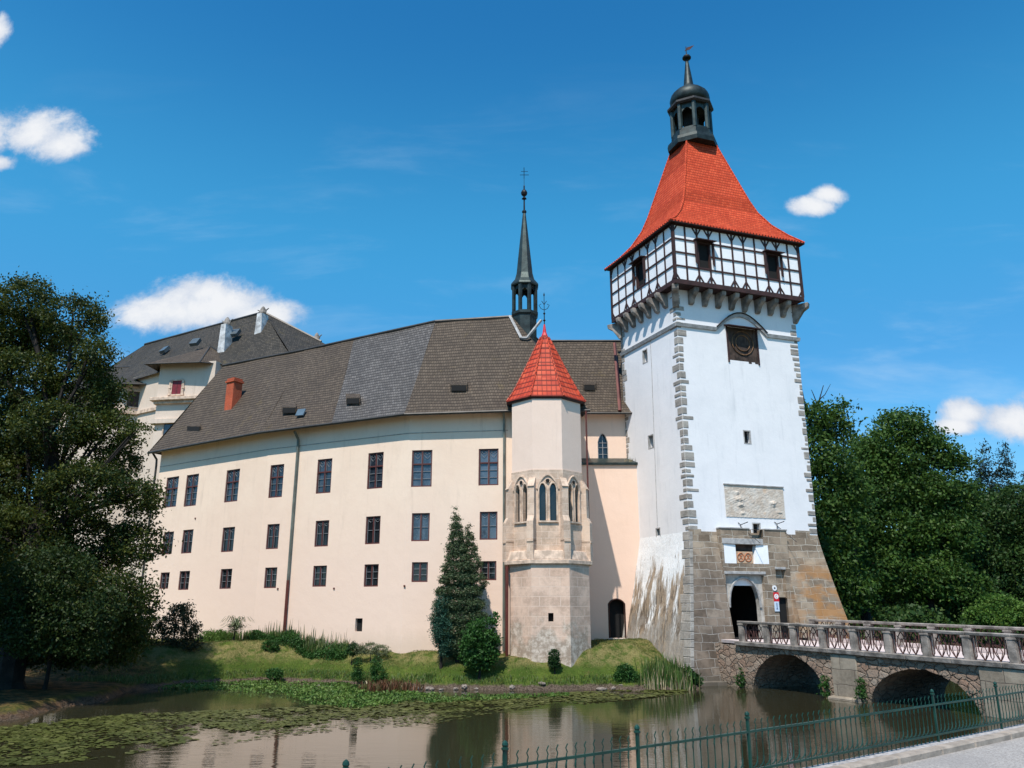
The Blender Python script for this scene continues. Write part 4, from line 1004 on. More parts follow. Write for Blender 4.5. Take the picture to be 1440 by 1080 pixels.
# red brick chimney
cm = PY(323, 581, 58.2)
def on_roof(x, y, a, b_, c_):
    n = (b_ - a).cross(c_ - a); r = ray(x, y); t = n.dot(a - Vector((0, 0, EYE))) / n.dot(r); return Vector((r.x * t, r.y * t, EYE + r.z * t))
cb = on_roof(322, 575, e[0], e[1], r_[1])
ct = PY(323, 533, cb.y + .3)
ux = P1.u; uy = Vector((-ux.y, ux.x, 0))
mb = MB(); mb.obox(cb + Vector((0, 0, -1.0)) - ux * .42 - uy * .1, ux * .84, uy * .75, (0, 0, ct.z - cb.z + 1.0 - .35))
ch = mb.build('chimney', M_brick, roof)
mb = MB(); mb.obox(Vector((cb.x, cb.y, ct.z - .35)) - ux * .5 - uy * .18, ux * 1.0, uy * .91, (0, 0, .14)); mb.obox(Vector((cb.x, cb.y, ct.z - .21)) - ux * .42 - uy * .1, ux * .84, uy * .75, (0, 0, .18)); mb.build('chimney_cap', M_brick, ch)
# eyebrow vents and roof lights
def roofvent(x0, y0, x1, y1, tri, open_=True):
    a = on_roof(x0, y1, *tri); b_ = on_roof(x1, y1, *tri); c_ = on_roof(x1, y0 - 7, *tri); d_ = on_roof(x0, y0 - 7, *tri)
    n = (b_ - a).cross(d_ - a).normalized(); n = n if n.z > 0 else -n; mb = MB()
    up = Vector((0, 0, 1)) * .42
    mb.hexa([a - n * .1, b_ - n * .1, c_ - n * .1, d_ - n * .1, a + up, b_ + up, c_ + n * .03, d_ + n * .03])
    v = mb.build('roof_vent', M_roof, roof); mb = MB()
    u_ = (b_ - a).normalized(); w = Vector((u_.y, -u_.x, 0)) * .01
    if w.y > 0: w = -w
    mb.poly([a + u_ * .08 + w + Vector((0, 0, .02)), b_ - u_ * .08 + w + Vector((0, 0, .02)), b_ - u_ * .08 + w + up * .88, a + u_ * .08 + w + up * .88]); mb.build('vent_mouth', M_black, v, fixn=False)
t1 = (e[0], e[1], r_[1]); t2 = (e[1], e[2], r_[2]); t3 = (e[2], e[3], r_[3])
roofvent(633, 543, 657, 550, t3); roofvent(486, 561, 506, 568, t2); roofvent(396, 574, 416, 581, t2); roofvent(262, 601, 281, 607, t1)
a = [on_roof(x, y, *t2) for x, y in ((416, 586), (427, 585), (431, 576), (420, 577))]; n = (a[1] - a[0]).cross(a[3] - a[0]).normalized()
mb = MB(); mb.hexa([p_ + n * .02 for p_ in a] + [p_ + n * .10 for p_ in a]); mb.build('roof_light', plain('blue grey roof glass', (.10, .14, .17), .15, 0, .1, 3, 0), roof)
# downpipes
def pipe_at(W_, px0, py0, px1, py1, name, mat, r=.065, low=None, parent=wing):
    s0, z0 = W_.px(px0, py0); s1, z1 = W_.px(px1, py1); s1 = s0
    o = pipe(name, [W_(s0, z0 + .9, .55), W_(s0, z0 + .45, .16), W_(s0, z0, .13), W_(s0, z1, .13)], r, mat, parent, ())
    return o, W_, s0, z0, z1
o, W_, s0, z0, z1 = pipe_at(P2, 421, 628, 408, 902, 'downpipe', M_pipeg, .085)
pipe('rusty_pipe_section', [W_(s0, z1 + 3.6, .13), W_(s0, z1 - .3, .13)], .095, M_brown, o)
o, W_, s0, z0, z1 = pipe_at(P3, 709.5, 600, 712, 916, 'downpipe', M_pipeg, .07)
o, W_, s0, z0, z1 = pipe_at(P1, 222, 655, 214, 870, 'downpipe', M_gutter, .08)
s0, z0 = P3.px(711.5, 800); 
# little anchor bosses on the facade
for (x, y, W_) in ((275, 729, P1), (391, 828, P2), (470, 827.5, P2), (569, 824, P2)):
    s0, z0 = W_.px(x, y); mb = MB(); mb.obox(W_(s0 - .05, z0 - .05, 0), W_.u * .1, W_.n * .05, (0, 0, .1)); mb.build('anchor_boss', M_brown, wing)
# ridge turret (bell turret) on the ridge
SP = Vector((.87, 51.15, 0)); ph = math.radians(22.5)
mb = MB(); mb.lathe((SP.x, SP.y, 0), [(.86, 20.2), (.86, 23.0), (.97, 23.12), (.97, 23.3), (.86, 23.36)], 8, ph); tr_ = mb.build('ridge_turret', M_copper, wing)
mb = MB()
for i in range(8):
    a = ph + i * math.pi / 4; x, y = SP.x + .80 * math.cos(a), SP.y + .80 * math.sin(a); mb.tube([(x, y, 23.3), (x, y, 25.3)], .15, 6)
    a2 = a + math.pi / 4; P_, Q_ = Vector((x, y, 0)), Vector((SP.x + .8 * math.cos(a2), SP.y + .8 * math.sin(a2), 0)); ar = []
    for t in range(7): f = t / 6; ar.append((P_.lerp(Q_, .12 + .76 * f), 24.55 + .42 * math.sin(math.pi * f) ** .8))
    for (pa, za_), (pb, zb_) in zip(ar, ar[1:]): mb.poly([pa + Vector((0, 0, za_)), pb + Vector((0, 0, zb_)), pb + Vector((0, 0, 25.3)), pa + Vector((0, 0, 25.3))])
mb.build('turret_arcade', M_copper, tr_, fixn=False)
mb = MB(); mb.lathe((SP.x, SP.y, 0), [(.98, 25.22), (1.02, 25.3), (.98, 25.42), (.72, 25.75), (.60, 26.2), (.50, 27.2), (.10, 31.0)], 8, ph); mb.build('spire', M_copperl, tr_)
mb = MB(); mb.lathe((SP.x, SP.y, 0), [(.16, 31.0), (.16, 31.1), (.06, 31.2), (.05, 32.0), (.18, 32.08), (.05, 32.25), (.20, 32.4), (.24, 32.55), (.18, 32.7), (.05, 32.85), (.05, 33.1), (.015, 33.2), (.015, 34.4)], 10, 0); mb.build('finial', M_iron, tr_)
mb = MB()
z = 34.0; mb.tube([(SP.x - .3, SP.y, z), (SP.x + .35, SP.y, z)], .022, 4); mb.tube([(SP.x - .22, SP.y, z + .28), (SP.x + .28, SP.y, z + .28)], .018, 4); mb.tube([(SP.x, SP.y, z - .3), (SP.x, SP.y, z + .6)], .022, 4)
mb.build('finial_cross', M_iron, tr_)
# lead apron at the turret's foot
mb = MB(); q0 = on_roof(717, 446, *t3); q1 = on_roof(733, 477, *t3); q2 = on_roof(741, 477, *t3); nn3 = Vector((0, -.06, .05))
mb.tube([q0 + nn3, q1 + nn3], .10, 5); mb.tube([q1 + nn3, q2 + nn3], .10, 5); mb.tube([q2 + nn3, q2 + Vector((.95, 0, 1.25)) + nn3], .10, 5)
mb.build('lead_apron', M_sill, tr_)

# ================================================================== chapel bay (polygonal apse)
bay = thing('chapel_bay', 'projecting polygonal chapel bay with pointed red tile roof and gothic twin windows', 'chapel', (2, 46, 0))
XL, XR = 0.0, 3.97
oct_ = [(XL, 47.0), (XL, 45.0), (1.14, 43.83), (2.80, 43.83), (XR, 45.0), (XR, 51.4)]
faces = [Plane(oct_[1], oct_[2]), Plane(oct_[2], oct_[3]), Plane(oct_[3], oct_[4])]
Z_LED, Z_ST, Z_TOP = 6.35, 11.3, 15.6
mb = MB(); mb.prism(oct_, Z_ST, Z_TOP); up = mb.build('upper_wall', M_bayp, bay)
mb = MB()
for a, b_ in zip(oct_, oct_[1:]): mb.tube([(a[0], a[1], Z_TOP - .08), (b_[0], b_[1], Z_TOP - .08)], .09, 5)
mb.build('eaves_moulding', M_sill, up)
# middle stage with lancet pairs
octm = [(XL - .04, 47.0), (XL - .04, 44.98), (1.12, 43.79), (2.82, 43.79), (XR + .04, 44.98), (XR + .04, 51.4)]
facm = [Plane(octm[i], octm[i + 1]) for i in range(5)]
mb = MB(); ZW0, ZW1 = 8.5, 10.65
def lancet(W_, s_, w, z0, z1, n=8):
    pts = [(s_ - w / 2, z1 - w * .9)]
    for i in range(1, n): t = i / n; pts.append((s_ - w / 2 + w * t, z1 - w * .9 + w * .9 * math.sin(math.pi * t) ** .75))
    pts.append((s_ + w / 2, z1 - w * .9)); return pts
for i, W_ in enumerate(facm):
    if i in (1, 2, 3):
        L = W_.L; m_ = L / 2; w = .37; s1, s2 = m_ - .29, m_ + .29
        for sx0, sx1, sc_ in ((0, m_, s1), (m_, L, s2)):
            fill_arch(mb, W_, sx0, sx1, ZW0, ZW1, lancet(W_, sc_, w, ZW0, ZW1 - .12), 0, .22)
        mb.poly([W_(0, Z_LED, 0), W_(L, Z_LED, 0), W_(L, ZW0, 0), W_(0, ZW0, 0)]); mb.poly([W_(0, ZW1, 0), W_(L, ZW1, 0), W_(L, Z_ST, 0), W_(0, Z_ST, 0)])
    else: mb.poly([W_(0, Z_LED, 0), W_(W_.L, Z_LED, 0), W_(W_.L, Z_ST, 0), W_(0, Z_ST, 0)])
mb.poly([(x, y, Z_ST) for x, y in octm])
mid = mb.build('stone_stage', M_sand2, bay, fixn=False)
for W_ in facm[1:4]:
    m_ = W_.L / 2; w = .37
    k = MB()
    for s_ in (m_ - .29, m_ + .29):
        k.tube([W_(s_ - w / 2 - .03, ZW0, .02)] + [W_(x + (.03 if x > s_ else -.03), z + .04, .02) for x, z in lancet(W_, s_, w, ZW0, ZW1 - .12)] + [W_(s_ + w / 2 + .03, ZW0, .02)], .05, 5)
    hd = [W_(m_ - .60 + 1.20 * t / 10, ZW1 - .42 + .78 * math.sin(math.pi * t / 10) ** .8, .03) for t in range(11)]; k.tube(hd, .055, 5)
    k.obox(W_(m_ - .55, ZW0 - .1, -.02), W_.u * 1.1, W_.n * .12, (0, 0, .09))
    # small trefoil in the head
    k.tube([W_(m_ + .13 * math.cos(t * math.pi / 5), ZW1 + .02 + .12 * math.sin(t * math.pi / 5), .02) for t in range(11)], .03, 4)
    wo = k.build('twin_window', M_trim, bay)
    k = MB(); k.poly([W_(m_ - .5, ZW0, -.2), W_(m_ + .5, ZW0, -.2), W_(m_ + .5, ZW1, -.2), W_(m_ - .5, ZW1, -.2)]); k.build('pane', M_glassd, wo, fixn=False)
    k = MB(); k.lathe(tuple(W_(m_, 0, .012)), [(.10, ZW1 - .05), (.10, ZW1 + .09)], 8); k.build('oculus', M_black, wo)
# buttresses
for i in (1, 2, 3, 4):
    x, y = octm[i]; cx, cy = 1.97, 45.9; d = Vector((x - cx, y - cy, 0)).normalized(); s_ = Vector((-d.y, d.x, 0)); w = .19; c0 = Vector((x, y, 0)) - d * .1
    def ring(z, o_): return [c0 - s_ * w + Vector((0, 0, z)), c0 + s_ * w + Vector((0, 0, z)), c0 + s_ * w + d * o_ + Vector((0, 0, z)), c0 - s_ * w + d * o_ + Vector((0, 0, z))]
    mb = MB()
    for z0, o0, z1, o1 in ((Z_LED, .52, 8.45, .52), (8.45, .52, 8.75, .36), (8.75, .36, 10.35, .34), (10.35, .40, 10.85, .10)):
        mb.hexa(ring(z0, o0) + ring(z1, o1))
    mb.hexa(ring(7.35, .56) + ring(7.45, .56)); mb.build('buttress', M_sand2, bay)
# corbelled ledge and lower stage
octb = [(-.42, 47.0), (-.42, 44.7), (.92, 43.28), (3.02, 43.28), (4.42, 44.75), (4.42, 50.9)]
mb = MB(); mb.prism([(x * 1.0 + (0 if abs(x - 1.97) < 0 else 0), y) for x, y in octb], Z_LED - .18, Z_LED + .05)
mb.prism([(-.34, 47.0), (-.34, 44.75), (.95, 43.36), (2.98, 43.36), (4.34, 44.8), (4.34, 50.9)], Z_LED + .05, Z_LED + .55, [(-.22, 47.0), (-.22, 44.85), (1.0, 43.5), (2.93, 43.5), (4.2, 44.9), (4.2, 50.9)])
mb.build('corbelled_ledge', M_trim, bay, bevel=.03)
octl = [(-.12, 47.0), (-.12, 44.75), (1.02, 43.42), (3.05, 43.42), (4.22, 44.75), (4.22, 50.9)]
lowf = [Plane(octl[i], octl[i + 1]) for i in range(5)]
hole = lowf[2].rect(771, 862, 778.5, 874)
mb = MB()
for i, W_ in enumerate(lowf): wall_grid(mb, W_, 0, W_.L, -.3, Z_LED - .18, [hole] if i == 2 else [], .3)
mb.build('lower_wall', M_sand, bay, fixn=False)
k = MB(); k.poly([lowf[2](hole[0], hole[2], -.29), lowf[2](hole[1], hole[2], -.29), lowf[2](hole[1], hole[3], -.29), lowf[2](hole[0], hole[3], -.29)]); k.build('cellar_opening', M_black, bay, fixn=False)
# broken plaster patches at the foot
mb = MB(); rr = random.Random(3)
# roof
CX, CY = 1.985, 46.0; ph = math.radians(22.5); k8 = 1 / math.cos(ph)
mb = MB(); mb.lathe((CX, CY, 0), [(2.30 * k8, 15.50), (1.98 * k8, 16.0), (1.58 * k8, 16.8), (1.10 * k8, 17.85), (.64 * k8, 18.9), (.26 * k8, 19.75), (.10, 20.1)], 8, ph); cr_ = mb.build('tiled_roof', M_reda, bay)
mb = MB()
for i in range(8):
    a = ph + i * math.pi / 4; mb.tube([(CX + r0 * k8 * math.cos(a), CY + r0 * k8 * math.sin(a), z0 + .02) for r0, z0 in ((2.32, 15.50), (1.98, 16.02), (1.58, 16.82), (1.10, 17.87), (.64, 18.92), (.26, 19.77))], .05, 5)
mb.build('hip_tiles', M_reda, cr_)
mb = MB(); mb.lathe((CX, CY, 0), [(2.2 * k8, 15.38), (2.28 * k8, 15.52)], 8, ph); mb.build('eave_board', M_timber, cr_)
mb = MB(); mb.lathe((CX, CY, 0), [(.26, 19.6), (.24, 19.8), (.13, 20.1), (.05, 20.65)], 8, ph); mb.build('spirelet', plain('red painted metal cap', (.50, .02, .03), .4, 0, .1, 3, 0), cr_)
mb = MB(); mb.lathe((CX, CY, -.5), [(.03, 21.1), (.03, 21.35), (.09, 21.42), (.03, 21.5), (.03, 21.8), (.08, 21.87), (.02, 21.95), (.02, 23.0), (.05, 23.1), (.01, 23.25)], 8)
for s_ in (-1, 1):
    mb.tube([(CX, CY, 21.6), (CX + s_ * .2, CY, 21.7), (CX + s_ * .32, CY, 21.92), (CX + s_ * .18, CY, 22.0)], .018, 4); mb.tube([(CX, CY, 21.95), (CX + s_ * .15, CY, 22.2)], .018, 4)
mb.build('finial', M_iron, cr_)
# painted downpipes either side of the bay
def vpipe(x, y, z0, z1, r, mat, par): return pipe('downpipe', [(x, y, z1), (x, y, z0)], r, mat, par)
vpipe(-.24, 45.75, 1.2, 8.9, .05, M_brown, wing)
vpipe(-.27, 44.45, 1.2, 6.1, .085, M_brown, bay)
vpipe(4.32, 45.2, 6.3, 15.0, .05, M_brown, bay)

# ================================================================== link wing between the chapel bay and the tower
link = thing('link_wing', 'apricot walled link between chapel bay and gate tower with small pointed window and door', 'building', (6.5, 52, 0))
U1 = Plane((3.9, 51.95), (9.3, 51.95)); L1 = Plane((3.9, 50.9), (9.3, 50.9))
zl = L1.px(850, 654)[1]; zl_t = U1.px(850, 647)[1]
uw = U1.rect(840.5, 610.5, 855, 646)
door = L1.rect(856.5, 842.5, 879, 897)
mb = MB(); wall_grid(mb, U1, 0, U1.L, zl - 1, 17.2, [], .2)
uh = (uw[0], uw[1], uw[2], uw[3])
mb = MB(); fill_arch(mb, U1, 0, U1.L, uh[2], 17.2, lancet(U1, (uh[0] + uh[1]) / 2, uh[1] - uh[0], uh[2], uh[3] + .05), 0, .25)
mb.poly([U1(0, zl - 1), U1(U1.L, zl - 1), U1(U1.L, uh[2]), U1(0, uh[2])])
hw = (door[1] - door[0]) / 2; dm = (door[0] + door[1]) / 2
dc = [(dm - hw + 2 * hw * t / 8, door[3] - .28 + .28 * math.sin(math.pi * t / 8) ** .7) for t in range(9)]
fill_arch(mb, L1, 0, L1.L, door[2], zl, dc, 0, .5); mb.poly([L1(0, -.3), L1(L1.L, -.3), L1(L1.L, door[2]), L1(0, door[2])])
mb.poly([L1(0, zl), L1(L1.L, zl), U1(L1.L, zl), U1(0, zl)])
mb.poly([(3.9, 57.5, 0), (9.3, 57.5, 0), (9.3, 57.5, 17), (3.9, 57.5, 17)])
lw = mb.build('wall', M_peach2, link, fixn=False)
mb = MB(); mb.hexa([L1(0, zl, .14), L1(L1.L, zl, .14), U1(L1.L, zl + .02, .0), U1(0, zl + .02, .0), L1(0, zl + .14, .16), L1(L1.L, zl + .14, .16), U1(L1.L, zl_t + .12, .0), U1(0, zl_t + .12, .0)])
mb.build('copper_ledge', M_copperl, link)
mb = MB(); mb.poly([L1(dm - hw, door[2], -.45), L1(dm + hw, door[2], -.45), L1(dm + hw, door[3] + .1, -.45), L1(dm - hw, door[3] + .1, -.45)]); dd = mb.build('door', M_black, link, fixn=False)
mb = MB(); mb.tube([L1(dc[0][0], door[2], .0)] + [L1(x, z, .0) for x, z in dc] + [L1(dc[-1][0], door[2], .0)], .05, 4); mb.build('door_frame', M_timber, dd)
mb = MB(); mb.obox(L1(dm - .75, door[2] - .45, .0), L1.u * 1.5, L1.n * .8, (0, 0, .22)); mb.obox(L1(dm - .62, door[2] - .23, .0), L1.u * 1.24, L1.n * .45, (0, 0, .2)); mb.build('door_step', M_sill, link, bevel=.02)
wm = (uh[0] + uh[1]) / 2; lp = lancet(U1, wm, uh[1] - uh[0], uh[2], uh[3] + .05)
mb = MB(); mb.tube([U1(lp[0][0], uh[2], -.05)] + [U1(x, z, -.05) for x, z in lp] + [U1(lp[-1][0], uh[2], -.05), U1(lp[0][0], uh[2], -.05)], .045, 4); lo_ = mb.build('pointed_window', M_sill, link)
mb = MB(); mb.poly([U1(uh[0], uh[2], -.22), U1(uh[1], uh[2], -.22), U1(uh[1], uh[3] + .05, -.22), U1(uh[0], uh[3] + .05, -.22)]); mb.build('pane', M_glassd, lo_, fixn=False)
mb = MB()
for z in (uh[2] + .35, uh[2] + .8, uh[2] + 1.12): bar(mb, U1, uh[0], uh[1], z, z + .03, -.2, -.15)
bar(mb, U1, wm - .02, wm + .02, uh[2], uh[3], -.2, -.14); mb.build('glazing_bar', M_whitebar, lo_)
# roof of the link
EL = U1.px(850, 581)[1]; mb = MB(); EL = PY(850, 580, 51.25).z
f0, f1 = Vector((4.4, 51.2, EL)), Vector((9.3, 51.2, EL)); g0, g1 = Vector((1.6, 56.0, 22.97)), Vector((9.3, 56.0, 22.97))
sag(f0, f1, g1, g0, mb, 5); mb.poly([g0, g1, Vector((9.3, 58.5, EL)), Vector((2, 58.5, EL))]); mb.uv += [None] * (len(mb.f) - len(mb.uv)); lr = mb.build('roof', M_roof, link, fixn=False)
mb = MB(); mb.tube([g0 + Vector((0, 0, .04)), g1 + Vector((0, 0, .04))], .10, 6); mb.build('ridge_capping', M_gutter, lr)
mb = MB(); mb.tube([f0 + Vector((0, 0, -.06)), f1 + Vector((0, 0, -.06))], .075, 6); mb.build('gutter', M_gutter, lr)
mb = MB(); mb.poly([f0 + Vector((0, .02, -.08)), f1 + Vector((0, .02, -.08)), U1(5.4, EL + .3), U1(.5, EL + .3)]); mb.build('soffit', M_cream, lr, fixn=False)
# flashing where the roof meets the tower
mb = MB(); va = TLf(TD - 5.35, EL, .05); 
pa = PY(874, 580, 51.2); pb = PY(866, 486, 54.6)
mb.tube([pa + Vector((-.12, -.05, .1)), pb + Vector((-.10, -.05, .15))], .12, 5); mb.build('verge_board', M_brown, lr)
a = PY(820, 549, 52.6); b_ = PY(839, 549, 52.6)
tri = (f0, f1, g1); roof = lr
roofvent(820, 543, 838, 549, tri)
# grass sprig on the ledge: see planting

# ================================================================== older palace rising behind on the left
pal = thing('palace_block', 'tall pale palace block with dark hipped roof and red shuttered oriel behind the wing', 'building', (-25, 66, 0))
ZPE = 23.55
def V3(p, z): return Vector((p[0], p[1], z))
mw_ = [(-44.0, 75.5), (-30.1, 66.2), (-15.5, 61.5), (-12.0, 66.0), (-20, 82), (-40, 90)]
mb = MB()
for a, b_ in zip(mw_, mw_[1:] + mw_[:1]): mb.poly([V3(a, 0), V3(b_, 0), V3(b_, ZPE + .4), V3(a, ZPE + .4)])
mb.build('wall', M_cream, pal, fixn=False)
# oriel bay (polygonal) with the red shutter: upper part wider than lower
def orien(x0, x1, yf, yb, zs, nm, mat, par):
    mb = MB(); mb.prism([(x0 + .0, yb), (x0, yf + .0), (x1, yf - .9), (x1 + .6, yb)], *zs); return mb.build(nm, mat, par)
O1 = Plane((-29.55, 64.0), (-24.6, 63.2))
mb = MB(); mb.prism([(-29.55, 67.5), (-29.55, 64.0), (-24.6, 63.2), (-23.5, 67.0)], 20.7, ZPE + .2); ori = mb.build('oriel', M_cream, pal)
mb = MB(); mb.prism([(-29.95, 67.5), (-29.95, 63.6), (-24.2, 62.7), (-23.3, 67.0)], 20.45, 20.72); mb.prism([(-29.7, 67.5), (-29.7, 63.85), (-24.4, 62.95), (-23.4, 67.0)], 20.2, 20.45)
mb.build('oriel_ledge', M_trim, ori, bevel=.03)
mb = MB(); mb.prism([(-29.5, 67.5), (-29.5, 64.05), (-24.6, 63.3), (-23.5, 67.0)], 18.9, 20.2); mb.prism([(-29.75, 67.5), (-29.75, 63.8), (-24.4, 63.0), (-23.5, 67.0)], 18.55, 18.9); mb.build('oriel_base', M_cream, ori)
mb = MB(); mb.prism([(-29.45, 67.5), (-29.45, 64.1), (-24.6, 63.4), (-23.5, 67.0)], 10, 18.55); mb.build('oriel_shaft', M_cream, ori)
def framed(W_, r, mat, nm, par, t=.12, fm=None):
    a, b_, c_, e_ = r; k = MB()
    bar(k, W_, a - t, a, c_ - t, e_ + t, -.05, .07); bar(k, W_, b_, b_ + t, c_ - t, e_ + t, -.05, .07); bar(k, W_, a, b_, c_ - t, c_, -.05, .09); bar(k, W_, a, b_, e_, e_ + t, -.05, .10)
    o_ = k.build(nm, fm or M_trim, par); k = MB()
    bar(k, W_, a, b_, c_, e_, -.05, .03); k.build('shutter' if mat is M_shutter else 'pane', mat, o_)
    k = MB(); bar(k, W_, (a + b_) / 2 - .02, (a + b_) / 2 + .02, c_, e_, .03, .045); k.build('mullion', M_frame, o_); return o_
framed(O1, O1.rect(242.5, 535.5, 255.5, 554.5), M_shutter, 'window', pal)
O1b = Plane((-29.45, 64.1), (-24.6, 63.4)); framed(O1b, O1b.rect(230, 596, 248, 622), M_glass, 'window', pal)
for x in (239.5, 258): mb = MB(); s_, z = O1.px(x, 545); mb.obox(O1(s_ - .07, z - .7, 0), O1.u * .14, O1.n * .1, (0, 0, 1.3)); mb.obox(O1(s_ - .12, z - .1, 0), O1.u * .24, O1.n * .14, (0, 0, .14)); mb.obox(O1(s_ - .12, z - .7, 0), O1.u * .24, O1.n * .14, (0, 0, .14)); mb.build('baluster_surround', M_trim, pal)
PW = Plane(mw_[0], mw_[1])
s0, z0 = PW.px(200, 612); mb = MB(); zc = 20.6; bar(mb, PW, 0, PW.L - .4, zc - .28, zc, -.05, .18); mb.build('string_course', M_trim, pal)
mb = MB(); mb.prism([(-37.6, 72.5), (-37.2, 69.4), (-34.2, 67.6), (-32.3, 68.5)], 0, 22.9); o2 = mb.build('oriel', M_cream, pal)
mb = MB(); mb.prism([(-37.9, 72.5), (-37.5, 69.2), (-34.1, 67.2), (-32.1, 68.3)], 20.3, 20.6); mb.build('oriel_ledge', M_trim, o2)
O2 = Plane((-37.2, 69.4), (-34.2, 67.6)); framed(O2, (1.2, 2.6, 21.0, 22.5), M_glassd, 'window', pal)
framed(PW, PW.rect(151, 634, 178, 660), M_glass, 'window', pal, .2)
O3 = Plane((-34.2, 67.6), (-32.3, 68.5)); framed(O3, (.4, 1.5, 21.0, 22.4), M_board, 'window', pal)
# roofs
RZP = 29.84
R0, R1 = Vector((-37.4, 77.0, RZP)), Vector((-22.6, 68.0, RZP + .05))
E0, E1, E2, E3 = Vector((-45.0, 75.9, ZPE)), Vector((-30.0, 65.6, ZPE)), Vector((-17.8, 61.6, ZPE)), Vector((-11.3, 66, ZPE))
mb = MB(); sag(E0, E1, R1.lerp(R0, .55), R0, mb, 4); sag(E1, E2, R1, R1.lerp(R0, .55), mb, 4); mb.poly([E2, E3, R1]); mb.poly([E0, R0, Vector((-42, 90, ZPE))])
mb.poly([R0, R1, E3, Vector((-20, 83, ZPE)), Vector((-42, 90, ZPE))]); mb.uv += [None] * (len(mb.f) - len(mb.uv)); pr = mb.build('roof', M_rooff, pal, fixn=False)
mb = MB(); mb.tube([R0, R1, R1.lerp(E3, .5)], .14, 6); mb.build('ridge_capping', M_gutter, pr)
mb = MB(); a0, a1, a2 = Vector((-30.6, 63.3, 23.5)), Vector((-25.6, 62.3, 23.35)), Vector((-23.3, 65.2, 23.9)); tp = Vector((-26.6, 66.6, 26.1))
mb.poly([a0, a1, tp]); mb.poly([a1, a2, tp]); mb.poly([Vector((-31.0, 66.8, 23.9)), a0, tp]); o_ = mb.build('oriel_roof', M_roof, pal, fixn=False)
mb = MB(); mb.tube([a0, a1, a2], .05, 5); mb.build('eave_edge', M_gutter, o_)
mb = MB(); mb.tube([a1, tp + Vector((0, 0, .04))], .06, 5); mb.tube([a2, tp + Vector((.1, 0, .04))], .07, 5); mb.build('hip_capping', M_gutter, o_)
mb = MB(); b0, b1, b2 = Vector((-38.6, 69.5, 23.0)), Vector((-34.1, 66.6, 22.75)), Vector((-31.4, 68.2, 23.1)); tp2 = Vector((-35.4, 72.8, 26.2)); tp3 = Vector((-41.5, 75.5, 26.9))
mb.poly([b0, b1, tp2]); mb.poly([b1, b2, tp2]); mb.poly([b0, tp2, tp3, Vector((-44, 72.5, 23.0))]); mb.poly([tp2, tp3, Vector((-38, 78, 24))])
o_ = mb.build('oriel_roof', M_rooff, pal, fixn=False)
mb = MB(); mb.tube([tp3, tp2], .1, 5); mb.build('ridge_capping', M_gutter, o_); mb = MB(); mb.tube([b0, b1, b2], .07, 5); mb.build('eave_edge', M_gutter, o_)
# chimneys
def chimney(px0, px1, pyb, pyt, Y, par):
    b_ = PY((px0 + px1) / 2, pyb, Y); t = PY((px0 + px1) / 2, pyt, Y); w = .68 * (px1 - px0) / 1120 * (Y * .962 + (t.z - EYE) * .273); h = t.z - b_.z
    mb = MB(); u_ = Vector((.92, -.39, 0)); v_ = Vector((.39, .92, 0)); O = b_ - u_ * w / 2
    mb.hexa([O + u_ * -.1 - Vector((0, 0, 1)), O + u_ * (w + .1) - Vector((0, 0, 1)), O + u_ * (w + .1) + v_ * 1.0 - Vector((0, 0, 1)), O - u_ * .1 + v_ * 1.0 - Vector((0, 0, 1)),
             O + Vector((0, 0, h * .86)) + u_ * .08, O + u_ * (w - .08) + Vector((0, 0, h * .86)), O + u_ * (w - .08) + v_ * .85 + Vector((0, 0, h * .86)), O + u_ * .08 + v_ * .85 + Vector((0, 0, h * .86))])
    c = mb.build('chimney', M_render, par)
    mb = MB(); cT = O + u_ * w / 2 + v_ * .42 + Vector((0, 0, h * .86)); mb.lathe(tuple(cT), [(w * .36, -.05), (w * .42, .2), (w * .34, .5), (w * .18, .7), (.03, .78)], 10)
    for s_ in (-1, 1): mb.tube([cT + u_ * s_ * w * .25, cT + u_ * s_ * w * .55 + Vector((0, 0, .40)), cT + u_ * s_ * w * .9 + Vector((0, 0, .52))], .09, 5, .04)
    mb.build('chimney_cowl', M_par, c)
chimney(302, 318, 496, 449, 66.0, pal); chimney(354, 370, 473, 435, 66.2, pal); chimney(433, 447, 492, 475, 68.0, pal)
for (x, y) in ((225, 497), (267, 486), (323, 473)):
    o3 = PY(x, y, 68.5); tri2 = (E1, E2, R1) if x > 240 else (E0, E1, R0); c0 = on_roof(x, y, *tri2); n = (tri2[1] - tri2[0]).cross(tri2[2] - tri2[0]).normalized(); n = n if n.z > 0 else -n
    mb = MB(); u_ = (tri2[1] - tri2[0]).normalized(); v_ = n.cross(u_); v_ = v_ if v_.z > 0 else -v_
    mb.obox(c0 - n * .1, u_ * .8, v_ * .75, n * .32); mb.build('roof_light', plain('roof light glass', (.11, .13, .14), .25, .2, .1, 3, 0), pr)

# ================================================================== stone bridge
BO = Vector((11.9, 43.3)); BD = Vector((.4495, -.8933)); BWd = 4.7
BP = Plane((BO.x, BO.y), (BO.x + BD.x, BO.y + BD.y))
def zr(s): return 3.26 - .021 * s          # top of the coping
def zl_(s): return zr(s) - 1.02            # top of the ledge
bridge = thing('stone_bridge', 'old stone arch bridge with pierced balustrade leading over the moat to the gate', 'bridge', (15, 37, 0))
def ell(c, hw, zs_, za_, n=18, jag=0.0):
    rr = random.Random(int(c * 10)); return [(c - hw * math.cos(math.pi * t / n), zs_ + (za_ - zs_) * math.sin(math.pi * t / n) + (rr.uniform(-jag, jag) if 0 < t < n else 0)) for t in range(n + 1)]
A1c = ell(2.95, 2.42, -.35, 1.76, 22, .035); A2c = ell(10.15, 2.52, -.35, 1.50, 22, .035)
SE = 30.0
def zb_(s): return zl_(s) - .20
mb = MB()
